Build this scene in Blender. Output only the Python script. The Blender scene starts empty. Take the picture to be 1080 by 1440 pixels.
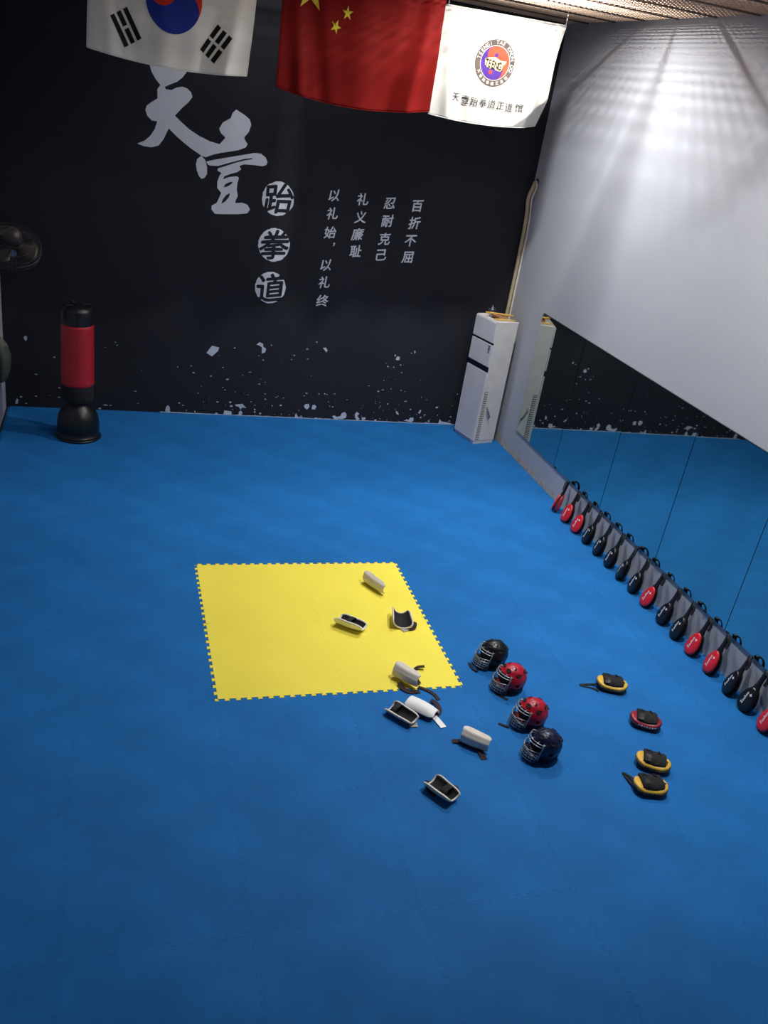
import bpy, bmesh, math, random
from mathutils import Vector, Matrix, Euler
import numpy as np

# ------------------------------------------------------------------ camera
sc = bpy.context.scene
F_PX = 1211.16
CAM = Vector((-0.76867, -7.16316, 4.25283))
R = Matrix(((0.95304878, -0.00909509, -0.30268021),
            (-0.26491022, 0.45918799, -0.84792038),
            (0.14669903, 0.88829256, 0.43521917)))
cam = bpy.data.cameras.new('camera')
cam_o = bpy.data.objects.new('camera', cam)
sc.collection.objects.link(cam_o)
cam.sensor_fit = 'VERTICAL'
cam.sensor_height = 36.0
cam.lens = F_PX / 1440.0 * 36.0
cam.clip_end = 100
cam_o.matrix_world = Matrix.Translation(CAM) @ R.to_4x4()
sc.camera = cam_o
sc.view_settings.view_transform = 'Standard'
sc.view_settings.look = 'None'
sc.view_settings.gamma = 1.0
sc.view_settings.use_curve_mapping = False
sc.view_settings.exposure = 0.0

# ------------------------------------------------------------------ world (closed room: faint ambient only)
world = bpy.data.worlds.new('world')
sc.world = world
world.use_nodes = True
world.node_tree.nodes['Background'].inputs[0].default_value = (0.5, 0.6, 0.8, 1)
world.node_tree.nodes['Background'].inputs[1].default_value = 0.10

MTILT = [0.0, 0.06, 0.16, 0.25, 0.25]
# room dimensions (metres); the yellow mat's far left corner is the origin
WX, DY, XL, YF, ZC, ZT = 4.533, 3.97, -2.04, -9.0, 5.303, 6.1
YFLAG = 2.35

# ------------------------------------------------------------------ lamps of the hall and two added fill lamps: (x, y, z, watts, diameter)
LAMPS = [
    (3.10, 1.43, 5.66, 285, 0.15),
    (3.20, -2.10, 5.66, 245, 0.16),
    (0.45, 0.30, 5.66, 32, 0.16),  # unseen weak lamp, added as general fill for the left side
    (0.90, 2.98, 5.66, 30, 0.16),  # unseen lamp, added to brighten the back wall and backlight the flags
]

def srgb(r, g, b):
    def f(c):
        c /= 255.0
        return c / 12.92 if c <= 0.04045 else ((c + 0.055) / 1.055) ** 2.4
    return (f(r), f(g), f(b), 1.0)

# ------------------------------------------------------------------ helpers
def un(px, py, ax, val):
    """the point of the plane (axis ax = val) that the photograph's point px, py shows"""
    v = R @ Vector(((px - 540) / F_PX, -(py - 720) / F_PX, -1.0))
    t = (val - CAM[ax]) / v[ax]
    return CAM + v * t

def link(o, parent=None):
    sc.collection.objects.link(o)
    if parent is not None:
        o.parent = parent
    return o

def mesh(name, verts, faces, mat=None, parent=None, smooth=False, loc=None, mats=None, mi=None):
    me = bpy.data.meshes.new(name)
    me.from_pydata([tuple(v) for v in verts], [], faces)
    bm = bmesh.new(); bm.from_mesh(me)
    bmesh.ops.recalc_face_normals(bm, faces=bm.faces)
    bm.to_mesh(me); bm.free()
    return finish(name, me, mat, parent, smooth, loc, mats, mi)

def finish(name, me, mat=None, parent=None, smooth=False, loc=None, mats=None, mi=None):
    if mats:
        for m in mats: me.materials.append(m)
        if mi is not None: me.polygons.foreach_set('material_index', mi)
    elif mat: me.materials.append(mat)
    if smooth:
        me.polygons.foreach_set('use_smooth', [True] * len(me.polygons))
    o = bpy.data.objects.new(name, me)
    link(o, parent)
    if loc is not None: o.location = loc
    return o

class MB:
    """collects shapes into one mesh"""
    def __init__(s): s.v = []; s.f = []
    def add(s, verts, faces):
        n = len(s.v); s.v += [tuple(v) for v in verts]
        s.f += [tuple(i + n for i in f) for f in faces]; return s
    def box(s, c, d, rz=0):
        x, y, z = (k / 2 for k in d); vs = []
        for sx, sy, sz in ((-1,-1,-1),(1,-1,-1),(1,1,-1),(-1,1,-1),(-1,-1,1),(1,-1,1),(1,1,1),(-1,1,1)):
            X, Y = sx * x, sy * y
            vs.append((c[0] + X * math.cos(rz) - Y * math.sin(rz), c[1] + X * math.sin(rz) + Y * math.cos(rz), c[2] + sz * z))
        return s.add(vs, [(0,3,2,1),(4,5,6,7),(0,1,5,4),(1,2,6,5),(2,3,7,6),(3,0,4,7)])
    def loft(s, rings, closed=True, cap=True):
        n = len(rings[0]); vs = [p for r in rings for p in r]; fs = []
        for i in range(len(rings) - 1):
            for j in range(n if closed else n - 1):
                k = (j + 1) % n
                fs.append((i * n + j, i * n + k, (i + 1) * n + k, (i + 1) * n + j))
        if cap and closed:
            fs.append(tuple(range(n))[::-1]); fs.append(tuple((len(rings) - 1) * n + j for j in range(n)))
        return s.add(vs, fs)
    def tube(s, pts, r, n=8, cap=True, closed=False):
        pts = [Vector(p) for p in pts]; rings = []; up = None
        m = len(pts)
        for i, p in enumerate(pts):
            if closed: t = pts[(i + 1) % m] - pts[i - 1]
            else: t = pts[min(i + 1, m - 1)] - pts[max(i - 1, 0)]
            t.normalize()
            if up is None:
                up = Vector((0, 0, 1)) if abs(t.z) < 0.9 else Vector((1, 0, 0))
            a = t.cross(up).normalized(); b = a.cross(t).normalized(); up = b
            rr = r[i] if isinstance(r, (list, tuple)) else r
            rings.append([p + a * math.cos(2 * math.pi * k / n) * rr + b * math.sin(2 * math.pi * k / n) * rr for k in range(n)])
        if closed: rings.append(rings[0]); cap = False
        return s.loft(rings, True, cap)
    def ribbon(s, pts, w, t, nrm=None):
        """flat strap through pts, w wide, t thick; nrm: list of face normals (default up)"""
        pts = [Vector(p) for p in pts]; rings = []; m = len(pts)
        for i, p in enumerate(pts):
            d = (pts[min(i + 1, m - 1)] - pts[max(i - 1, 0)]).normalized()
            nn = Vector(nrm[i]) if nrm else Vector((0, 0, 1))
            a = d.cross(nn)
            if a.length < 1e-3: a = d.cross(Vector((0.3, 1, 0.2)))
            a.normalize(); b = a.cross(d).normalized()
            ww = (w[i] if isinstance(w, (list, tuple)) else w) / 2
            rings.append([p + a * ww - b * t / 2, p + a * ww + b * t / 2, p - a * ww + b * t / 2, p - a * ww - b * t / 2])
        return s.loft(rings)
    def lathe(s, prof, n=32, c=(0, 0, 0)):
        rings = [[(c[0] + r * math.cos(2 * math.pi * k / n), c[1] + r * math.sin(2 * math.pi * k / n), c[2] + z) for k in range(n)] for r, z in prof]
        return s.loft(rings)
    def build(s, name, mat, parent=None, smooth=False, loc=None):
        return mesh(name, s.v, s.f, mat, parent, smooth, loc)

def spline(pts, n=6):
    pts = [Vector(p) for p in pts]; out = []
    P = [pts[0]] + pts + [pts[-1]]
    for i in range(1, len(P) - 2):
        for k in range(n):
            t = k / n; a, b, c, d = P[i - 1], P[i], P[i + 1], P[i + 2]
            out.append(0.5 * ((2 * b) + (c - a) * t + (2 * a - 5 * b + 4 * c - d) * t * t + (3 * b - a - 3 * c + d) * t ** 3))
    out.append(pts[-1]); return out

def bevel(o, w, seg=2, angle=0.6):
    m = o.modifiers.new('bevel', 'BEVEL'); m.width = w; m.segments = seg; m.limit_method = 'ANGLE'; m.angle_limit = angle
    return o
def subsurf(o, l=1):
    m = o.modifiers.new('sub', 'SUBSURF'); m.levels = l; m.render_levels = l; return o

def tag(o, label=None, cat=None, group=None, kind=None):
    if label: o['label'] = label
    if cat: o['category'] = cat
    if group: o['group'] = group
    if kind: o['kind'] = kind
    return o
def empty(name, loc=(0, 0, 0), rot=(0, 0, 0), label=None, cat=None, group=None):
    o = bpy.data.objects.new(name, None); link(o)
    o.location = loc; o.rotation_euler = rot; o.empty_display_size = 0.1
    return tag(o, label, cat, group)
def copy_tree(o, parent=None):
    c = o.copy(); sc.collection.objects.link(c); c.parent = parent
    for ch in list(o.children): copy_tree(ch, c)
    return c

# ------------------------------------------------------------------ materials
def mat(name, col, rough=0.6, metal=0.0, spec=0.5, noise=0.0, nscale=8.0, bump=0.0, bscale=200.0, rand=0.0, trans=0.0, emit=None):
    m = bpy.data.materials.new(name); m.use_nodes = True
    nt = m.node_tree; b = nt.nodes['Principled BSDF']
    b.inputs['Roughness'].default_value = rough
    b.inputs['Metallic'].default_value = metal
    b.inputs['Specular IOR Level'].default_value = spec
    src = None
    rgb = nt.nodes.new('ShaderNodeRGB'); rgb.outputs[0].default_value = col; src = rgb.outputs[0]
    tc = nt.nodes.new('ShaderNodeTexCoord')
    if noise > 0:
        n = nt.nodes.new('ShaderNodeTexNoise'); n.inputs['Scale'].default_value = nscale; n.inputs['Detail'].default_value = 5
        nt.links.new(tc.outputs['Object'], n.inputs['Vector'])
        mr = nt.nodes.new('ShaderNodeMapRange'); mr.inputs[1].default_value = 0.3; mr.inputs[2].default_value = 0.7
        mr.inputs[3].default_value = 1 - noise; mr.inputs[4].default_value = 1 + noise
        nt.links.new(n.outputs['Fac'], mr.inputs[0])
        hv = nt.nodes.new('ShaderNodeHueSaturation'); nt.links.new(mr.outputs[0], hv.inputs['Value']); nt.links.new(src, hv.inputs['Color']); src = hv.outputs[0]
    if rand > 0:
        oi = nt.nodes.new('ShaderNodeObjectInfo')
        mr = nt.nodes.new('ShaderNodeMapRange'); mr.inputs[3].default_value = 1 - rand; mr.inputs[4].default_value = 1 + rand
        nt.links.new(oi.outputs['Random'], mr.inputs[0])
        hv = nt.nodes.new('ShaderNodeHueSaturation'); nt.links.new(mr.outputs[0], hv.inputs['Value']); nt.links.new(src, hv.inputs['Color']); src = hv.outputs[0]
    nt.links.new(src, b.inputs['Base Color'])
    if bump > 0:
        n = nt.nodes.new('ShaderNodeTexNoise'); n.inputs['Scale'].default_value = bscale; n.inputs['Detail'].default_value = 3
        nt.links.new(tc.outputs['Object'], n.inputs['Vector'])
        bp = nt.nodes.new('ShaderNodeBump'); bp.inputs['Strength'].default_value = bump; bp.inputs['Distance'].default_value = 0.01
        nt.links.new(n.outputs['Fac'], bp.inputs['Height']); nt.links.new(bp.outputs[0], b.inputs['Normal'])
    return m

M = {}
M['blue'] = mat('blue_foam', srgb(30, 105, 172), 0.7, noise=0.12, nscale=2.3, bump=0.15, bscale=120, rand=0.025, spec=0.12)
M['yellow'] = mat('yellow_foam', srgb(244, 226, 80), 0.7, noise=0.03, nscale=2.0, bump=0.15, bscale=120, spec=0.3)
M['subfloor'] = mat('dark_subfloor', srgb(28, 34, 40), 0.9)
M['navy'] = mat('navy_wall', srgb(37, 38, 44), 0.7, noise=0.12, nscale=0.8, bump=0.05, bscale=40, spec=0.2)
M['print_grey'] = mat('grey_wall_print', srgb(222, 224, 230), 0.75, noise=0.02, spec=0.2)
M['flake'] = mat('bare_plaster_flake', srgb(190, 198, 210), 0.8, noise=0.08, nscale=30)
M['ceil_metal'] = mat('brown_ceiling_grid', srgb(186, 160, 138), 0.5, noise=0.1, nscale=3)
M['ceil_bar'] = mat('dark_ceiling_bar', srgb(84, 74, 68), 0.6)
M['slab'] = mat('concrete_slab', srgb(120, 116, 112), 0.9, noise=0.1, nscale=2)
M['black'] = mat('black_vinyl', srgb(20, 20, 24), 0.35, bump=0.2, bscale=90)
M['blackc'] = mat('black_cloth', srgb(22, 21, 24), 0.85, bump=0.4, bscale=160)
M['blackg'] = mat('glossy_black_vinyl', srgb(18, 19, 26), 0.28, bump=0.1, bscale=60)
M['blackb'] = mat('dark_base_plastic', srgb(16, 16, 18), 0.38)
M['red'] = mat('red_vinyl', srgb(206, 34, 48), 0.32, noise=0.05, nscale=12, bump=0.12, bscale=70)
M['redh'] = mat('red_head_guard_foam', srgb(178, 22, 46), 0.35, noise=0.05, nscale=12, bump=0.12, bscale=70)
M['redbag'] = mat('red_bag_vinyl', srgb(176, 28, 32), 0.42, noise=0.08, nscale=5, bump=0.35, bscale=14)
M['dred'] = mat('dark_red_vinyl', srgb(150, 34, 54), 0.38, noise=0.05, nscale=12)
M['mitty'] = mat('ochre_yellow_vinyl', srgb(226, 178, 62), 0.42, noise=0.08, nscale=14)
M['navyh'] = mat('navy_head_guard_foam', srgb(18, 26, 62), 0.35, bump=0.12, bscale=70)
M['blackh'] = mat('black_head_guard_foam', srgb(16, 20, 26), 0.35, bump=0.12, bscale=70)
M['shell'] = mat('off_white_vinyl', srgb(214, 204, 192), 0.5, noise=0.07, nscale=16, bump=0.1, bscale=50)
M['white'] = mat('white_vinyl', srgb(238, 236, 232), 0.5, noise=0.03, nscale=16)
M['wire'] = mat('pale_wire', srgb(190, 195, 200), 0.3, metal=0.7)
M['velcro'] = mat('grey_velcro', srgb(176, 166, 158), 0.9, bump=0.4, bscale=300)
M['brownband'] = mat('dark_brown_elastic', srgb(44, 28, 30), 0.85, bump=0.3, bscale=200)
M['logo'] = mat('white_logo_print', srgb(225, 225, 228), 0.5)
M['logob'] = mat('black_logo_print', srgb(30, 26, 24), 0.5)
M['acwhite'] = mat('aged_white_cabinet', srgb(206, 205, 208), 0.42, noise=0.05, nscale=4)
M['acside'] = mat('ivory_side_panel', srgb(212, 208, 202), 0.5, noise=0.06, nscale=6)
M['acdark'] = mat('smoked_display_strip', srgb(22, 26, 46), 0.2)
M['acgrille'] = mat('grey_green_grille', srgb(112, 116, 104), 0.6)
M['cable'] = mat('beige_pipe_wrap', srgb(176, 162, 128), 0.7, noise=0.12, nscale=12)
M['wood'] = mat('yellow_wood', srgb(214, 166, 74), 0.55, noise=0.15, nscale=20)
M['card'] = mat('brown_cardboard', srgb(172, 130, 92), 0.8, noise=0.15, nscale=14)
M['pewter'] = mat('pewter', srgb(120, 126, 136), 0.35, metal=0.8)
M['mirror_edge'] = mat('dark_mirror_edge', srgb(28, 34, 40), 0.3)
M['clip'] = mat('black_clip', srgb(20, 26, 34), 0.4)
M['fan'] = mat('fan_dark_metal', srgb(70, 66, 62), 0.35, metal=0.6)
M['fanb'] = mat('fan_brown_plastic', srgb(52, 46, 40), 0.45)
M['fanblue'] = mat('pale_blue_badge', srgb(96, 140, 180), 0.5)
M['olive'] = mat('olive_cloth', srgb(104, 110, 92), 0.9, noise=0.15, nscale=10, bump=0.3, bscale=60)
M['string'] = mat('cream_cord', srgb(214, 206, 190), 0.8)
M['lampm'] = mat('lamp_housing', srgb(150, 150, 150), 0.4, metal=0.6)

# mirror
m = bpy.data.materials.new('mirror_glass'); m.use_nodes = True
b = m.node_tree.nodes['Principled BSDF']; b.inputs['Metallic'].default_value = 1; b.inputs['Roughness'].default_value = 0.02
b.inputs['Base Color'].default_value = (0.56, 0.60, 0.55, 1); M['mirror'] = m

# painted side wall: white paint, flaking at the foot
def wall_paint(name, base, peel):
    m = bpy.data.materials.new(name); m.use_nodes = True; nt = m.node_tree; b = nt.nodes['Principled BSDF']
    b.inputs['Roughness'].default_value = 0.62; b.inputs['Specular IOR Level'].default_value = 0.3
    geo = nt.nodes.new('ShaderNodeNewGeometry'); sep = nt.nodes.new('ShaderNodeSeparateXYZ'); nt.links.new(geo.outputs['Position'], sep.inputs[0])
    n = nt.nodes.new('ShaderNodeTexNoise'); n.inputs['Scale'].default_value = 5.5; n.inputs['Detail'].default_value = 6; n.inputs['Roughness'].default_value = 0.65
    nt.links.new(geo.outputs['Position'], n.inputs['Vector'])
    # peel where noise*0.34 > z, fading out towards the camera
    a = nt.nodes.new('ShaderNodeMath'); a.operation = 'MULTIPLY_ADD'; a.inputs[1].default_value = 0.62; a.inputs[2].default_value = -0.225
    nt.links.new(n.outputs['Fac'], a.inputs[0])
    yy = nt.nodes.new('ShaderNodeMapRange'); yy.inputs[1].default_value = 0.7; yy.inputs[2].default_value = 1.6; yy.inputs[3].default_value = -0.2; yy.inputs[4].default_value = 0.0
    nt.links.new(sep.outputs['Y'], yy.inputs[0])
    s1 = nt.nodes.new('ShaderNodeMath'); s1.operation = 'ADD'; nt.links.new(a.outputs[0], s1.inputs[0]); nt.links.new(yy.outputs[0], s1.inputs[1])
    s2 = nt.nodes.new('ShaderNodeMath'); s2.operation = 'SUBTRACT'; nt.links.new(s1.outputs[0], s2.inputs[0]); nt.links.new(sep.outputs['Z'], s2.inputs[1])
    st = nt.nodes.new('ShaderNodeMapRange'); st.inputs[1].default_value = -0.01; st.inputs[2].default_value = 0.03; nt.links.new(s2.outputs[0], st.inputs[0])
    n2 = nt.nodes.new('ShaderNodeTexNoise'); n2.inputs['Scale'].default_value = 22; n2.inputs['Detail'].default_value = 4; nt.links.new(geo.outputs['Position'], n2.inputs['Vector'])
    cr = nt.nodes.new('ShaderNodeValToRGB'); cr.color_ramp.elements[0].color = srgb(168, 146, 132); cr.color_ramp.elements[0].position = 0.35
    cr.color_ramp.elements[1].color = srgb(196, 186, 166); cr.color_ramp.elements[1].position = 0.62
    nt.links.new(n2.outputs['Fac'], cr.inputs[0])
    mx = nt.nodes.new('ShaderNodeMix'); mx.data_type = 'RGBA'; mx.inputs[6].default_value = base
    nt.links.new(cr.outputs[0], mx.inputs[7])
    if peel: nt.links.new(st.outputs[0], mx.inputs[0])
    else: mx.inputs[0].default_value = 0
    nt.links.new(mx.outputs[2], b.inputs['Base Color'])
    bp = nt.nodes.new('ShaderNodeBump'); bp.inputs['Strength'].default_value = 0.15; bp.inputs['Distance'].default_value = 0.02
    nt.links.new(n.outputs['Fac'], bp.inputs['Height']); nt.links.new(bp.outputs[0], b.inputs['Normal'])
    return m
M['paint'] = wall_paint('white_wall_paint_flaking', srgb(172, 175, 182), True)
M['paint2'] = wall_paint('grey_wall_paint', srgb(170, 170, 180), False)

def cloth(name, col, tr=0.35):
    m = bpy.data.materials.new(name); m.use_nodes = True; nt = m.node_tree
    b = nt.nodes['Principled BSDF']; b.inputs['Base Color'].default_value = col; b.inputs['Roughness'].default_value = 0.7
    b.inputs['Specular IOR Level'].default_value = 0.12
    t = nt.nodes.new('ShaderNodeBsdfTranslucent'); t.inputs[0].default_value = col
    mx = nt.nodes.new('ShaderNodeMixShader'); mx.inputs[0].default_value = tr
    nt.links.new(b.outputs[0], mx.inputs[1]); nt.links.new(t.outputs[0], mx.inputs[2])
    nt.links.new(mx.outputs[0], nt.nodes['Material Output'].inputs[0]); return m
M['fwhite'] = cloth('white_flag_cloth', srgb(222, 219, 210))
M['fred'] = cloth('red_flag_cloth', srgb(116, 15, 11), 0.15)
M['fkor'] = cloth('pale_flag_cloth', srgb(242, 239, 230), 0.3)
for k, c in dict(p_red=(226, 60, 44), p_blue=(40, 62, 150), p_dark=(36, 32, 30), p_yel=(226, 205, 70), p_ring=(86, 76, 70), p_pur=(70, 44, 120),
                 p_or=(206, 72, 50), p_cream=(214, 200, 150), p_brown=(48, 36, 24), p_white=(214, 208, 200)).items():
    M[k] = cloth('flag_print_' + k[2:], srgb(*c), 0.2)

# ------------------------------------------------------------------ glyphs
_gc = {}
def glyph(ch, bold=0.0):
    key = (ch, bold)
    if key not in _gc:
        c = bpy.data.curves.new('glyph', 'FONT'); c.body = ch; c.offset = bold; c.resolution_u = 3
        o = bpy.data.objects.new('glyph', c); sc.collection.objects.link(o)
        bpy.context.view_layer.update()
        me = bpy.data.meshes.new_from_object(o.evaluated_get(bpy.context.evaluated_depsgraph_get()))
        vs = [(v.co.x, v.co.y) for v in me.vertices]; fs = [tuple(p.vertices) for p in me.polygons]
        bpy.data.objects.remove(o); bpy.data.curves.remove(c); bpy.data.meshes.remove(me)
        xs = [v[0] for v in vs]; ys = [v[1] for v in vs]
        cx, cy = (min(xs) + max(xs)) / 2, (min(ys) + max(ys)) / 2
        _gc[key] = ([(x - cx, y - cy) for x, y in vs], fs, max(xs) - min(xs), max(ys) - min(ys))
    return _gc[key]
def brushy(x, y, s, seed):
    """hand-brushed wobble of a glyph's outline"""
    return (x + 0.014 * math.sin(7 * y + seed) + 0.08 * y, y + 0.012 * math.sin(6 * x + 1.7 * seed) + 0.13 * x)

# ================================================================== LARGE STRUCTURE
def struct(o): o['kind'] = 'structure'; return o
T = 0.15
wall_back = struct(MB().box(((XL + WX) / 2, DY + T / 2, ZT / 2 - 0.05), (WX - XL + 2 * T, T, ZT + 0.1)).build('wall_back', M['navy']))
wall_right = struct(MB().box((WX + T / 2, (DY + YF) / 2, ZT / 2 - 0.05), (T, DY - YF - 0.001, ZT + 0.1)).build('wall_right', M['paint']))
wall_left = struct(MB().box((XL - T / 2, (DY + YF) / 2, ZT / 2 - 0.05), (T, DY - YF - 0.001, ZT + 0.1)).build('wall_left', M['paint2']))
wall_front = struct(MB().box(((XL + WX) / 2, YF - T / 2, ZT / 2 - 0.05), (WX - XL + 2 * T, T, ZT + 0.1)).build('wall_front', M['paint2']))
floor = struct(MB().box(((XL + WX) / 2, (DY + YF) / 2, -0.06), (WX - XL, DY - YF, 0.07)).build('floor', M['subfloor']))
ceiling = struct(MB().box(((XL + WX) / 2, (DY + YF) / 2, ZT + 0.05), (WX - XL, DY - YF, 0.1)).build('ceiling', M['slab']))

# open-cell ceiling grid hung below the slab
g = MB(); st = 0.06
y = YF + 0.02
while y < DY - 0.01:
    g.box(((XL + WX) / 2, y, ZC + 0.008), (WX - XL - 0.02, 0.006, 0.015)); y += st
x = XL + 0.02
while x < WX - 0.01:
    g.box((x, (DY + YF) / 2, ZC + 0.008), (0.006, DY - YF - 0.02, 0.015)); x += st
tag(g.build('ceiling_grid', M['ceil_metal'], ceiling), kind='stuff')
bar_me = None
k = -15
while True:
    yb = 0.867 + 0.635 * k; k += 1
    if yb > DY - 0.05: break
    if yb < YF + 0.1: continue
    if bar_me is None:
        o = MB().box((0, 0, 0), (WX - XL - 0.01, 0.022, 0.016)).build('ceiling_bar', M['ceil_bar'], ceiling); bar_me = o.data
    else:
        o = bpy.data.objects.new('ceiling_bar', bar_me); link(o, ceiling)
    o.location = ((XL + WX) / 2, yb, ZC - 0.004)

# floor of 1 m interlocking foam tiles
NT, AM = 12, 0.0115
def edge_pts():
    p = 1.0 / NT; out = []
    for i in range(NT):
        s = i * p
        if i > 0: out.append((s, -AM))
        out += [(s + 0.30 * p, -AM), (s + 0.21 * p, AM), (s + 0.79 * p, AM), (s + 0.70 * p, -AM)]
    return out
E = edge_pts()
def tile_mesh(name, x1, y1, gaps, material):
    gp = lambda x, y: gaps[0] if x < 0.02 else gaps[1] if x > 0.98 else gaps[2] if y < 0.02 else gaps[3] if y > 0.98 else gaps[0]
    bot = [(t, o) for t, o in E]; right = [(1 + o, t) for t, o in E]
    top = [(t, 1 + o) for t, o in E][::-1]; left = [(o, t) for t, o in E][::-1]
    P = [(-AM, -AM)] + bot + [(1 - AM, -AM)] + right + [(1 - AM, 1 - AM)] + top + [(-AM, 1 - AM)] + left
    n = len(P); Q = []
    for i in range(n):
        a, b_, c = Vector(P[i - 1]), Vector(P[i]), Vector(P[(i + 1) % n])
        d1 = (b_ - a).normalized(); d2 = (c - b_).normalized()
        n1 = Vector((-d1.y, d1.x)); n2 = Vector((-d2.y, d2.x)); nn = (n1 + n2)
        nn = nn / max(nn.length_squared / 2, 0.5) if nn.length > 1e-6 else n1
        q = b_ + nn * gp(b_.x, b_.y); Q.append((q.x, q.y))
    H = 0.02
    bm = bmesh.new()
    vt = [bm.verts.new((x, y, 0)) for x, y in Q]
    f = bm.faces.new(vt); r = bmesh.ops.extrude_face_region(bm, geom=[f])
    bmesh.ops.translate(bm, verts=[v for v in r['geom'] if isinstance(v, bmesh.types.BMVert)], vec=(0, 0, -H))
    for lim, co, no in ((x1, (x1, 0, 0), (1, 0, 0)), (y1, (0, y1, 0), (0, 1, 0))):
        if lim < 1.0:
            geo = bm.verts[:] + bm.edges[:] + bm.faces[:]
            rr = bmesh.ops.bisect_plane(bm, geom=geo, plane_co=co, plane_no=no, clear_outer=True)
    bmesh.ops.triangulate(bm, faces=[f for f in bm.faces if len(f.verts) > 4])
    bmesh.ops.recalc_face_normals(bm, faces=bm.faces)
    me = bpy.data.meshes.new(name); bm.to_mesh(me); bm.free(); me.materials.append(material); return me
tm = {}
rnd = random.Random(4)
for iy in range(-9, 4):
    for ix in range(-2, 5):
        x1 = WX - 4 - 0.002 if ix == 4 else 1.0
        y1 = DY - 3 - 0.002 if iy == 3 else 1.0
        yel = ix in (0, 1) and iy in (-1, -2)
        g0, g1 = 0.00035, 0.0028
        gaps = (g0,) * 4 if not yel else (g1 if ix == 0 else g0 / 2, g1 if ix == 1 else g0 / 2, g1 if iy == -2 else g0 / 2, g1 if iy == -1 else g0 / 2)
        key = (x1 < 1, y1 < 1, yel, gaps)
        if key not in tm: tm[key] = tile_mesh('foam_tile', x1, y1, gaps, M['yellow'] if yel else M['blue'])
        o = bpy.data.objects.new('foam_tile', tm[key]); link(o, floor)
        o.location = (ix, iy, (0 if yel else rnd.uniform(-0.0006, 0.0)))
        if yel: o['label'] = 'yellow foam tile'

# ------------------------------------------------------------------ lamps above the grid
for i, (x, y, z, wt, sz) in enumerate(LAMPS):
    L = bpy.data.lights.new('hall_lamp_light', 'AREA'); L.shape = 'DISK'; L.energy = wt; L.size = sz
    L.color = (0.98, 0.99, 1.0)
    t = empty('ceiling_lamp', (x, y, z), (0, 0, 0), 'round metal lamp hung above the open ceiling grid, ' + ['near the white flag', 'over the padded helmets', 'unseen fill light added over the yellow mats', 'unseen, added between the flags and the back wall to brighten that wall'][i], 'lamp')
    lo = bpy.data.objects.new('lamp_light', L); link(lo, t)
    MB().lathe([(0.02, 0.30), (0.05, 0.28), (0.06, 0.16), (0.16, 0.12), (0.2, 0.10), (0.19, 0.095), (0.15, 0.11), (0.02, 0.12)], 24).build('lamp_shade', M['lampm'], t, True)
    MB().tube([(0, 0, 0.29), (0, 0, ZT - z)], 0.008, 6).build('lamp_cord', M['blackc'], t)
from mathutils.geometry import tessellate_polygon

# ================================================================== PRINT ON THE BACK WALL
def wall_poly(name, polys, mt, parent, off=0.0015):
    vs, fs = [], []
    for P in polys:
        n = len(vs)
        for px, py in P:
            q = un(px, py, 1, DY); vs.append((q.x, DY - off, q.z))
        fs.append(tuple(range(n, n + len(P))))
    tf = []
    for f in fs:
        for t in tessellate_polygon([[Vector((vs[i][0], vs[i][2], 0)) for i in f]]): tf.append(tuple(f[k] for k in t))
    return mesh(name, vs, tf, mt, parent)
Zs = lambda pts: [(180 + x / 4.5, 80 + y / 4.5) for x, y in pts]
big_a = [(128,20),(150,95),(175,140),(205,178),(185,205),(187,262),(150,285),(118,308),(110,335),(122,372),(150,402),(185,408),(170,455),(140,500),(105,530),(58,548),(100,565),(150,572),(195,560),(225,520),(258,452),(300,495),(350,540),(400,580),(465,625),(490,635),(540,618),(590,607),(650,598),(700,590),(745,573),(757,553),(740,525),(735,510),(765,475),(780,430),(770,395),(735,365),(685,333),(662,355),(650,388),(600,415),(577,455),(590,485),(617,510),(580,553),(520,535),(450,500),(390,460),(340,415),(297,372),(340,325),(385,285),(407,255),(400,225),(375,200),(345,188),(305,195),(275,210),(240,205),(232,190),(265,175),(310,158),(345,130),(372,95),(400,30),(330,0),(230,-10)]
big_b = [(465,625),(490,655),(500,700),(500,740),(485,765),(465,772),(448,752),(435,715),(430,680),(438,645)]
big_c = [(495,662),(560,648),(640,635),(720,622),(800,608),(840,612),(870,635),(883,665),(875,685),(850,692),(800,685),(735,680),(705,690),(716,712),(690,730),(650,740),(610,755),(600,775),(640,760),(690,755),(702,765),(692,800),(688,840),(695,880),(680,910),(680,926),(720,922),(755,935),(772,965),(755,990),(700,995),(600,995),(550,993),(528,965),(530,940),(560,925),(575,895),(590,860),(565,830),(565,790),(580,750),(592,735),(565,718),(570,705),(620,690),(680,670),(740,655),(785,648),(790,640),(740,645),(640,670),(570,690),(520,688),(505,680)]
hole1 = [(605,825),(615,805),(640,793),(665,790),(650,808),(625,822)]
hole2 = [(590,930),(600,900),(620,875),(645,860),(640,885),(615,915)]
big = wall_poly('large_calligraphy', [Zs(big_a), Zs(big_b), Zs(big_c)], M['print_grey'], wall_back)
wall_poly('calligraphy_counter', [Zs(hole1), Zs(hole2)], M['navy'], big, 0.003)

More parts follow.
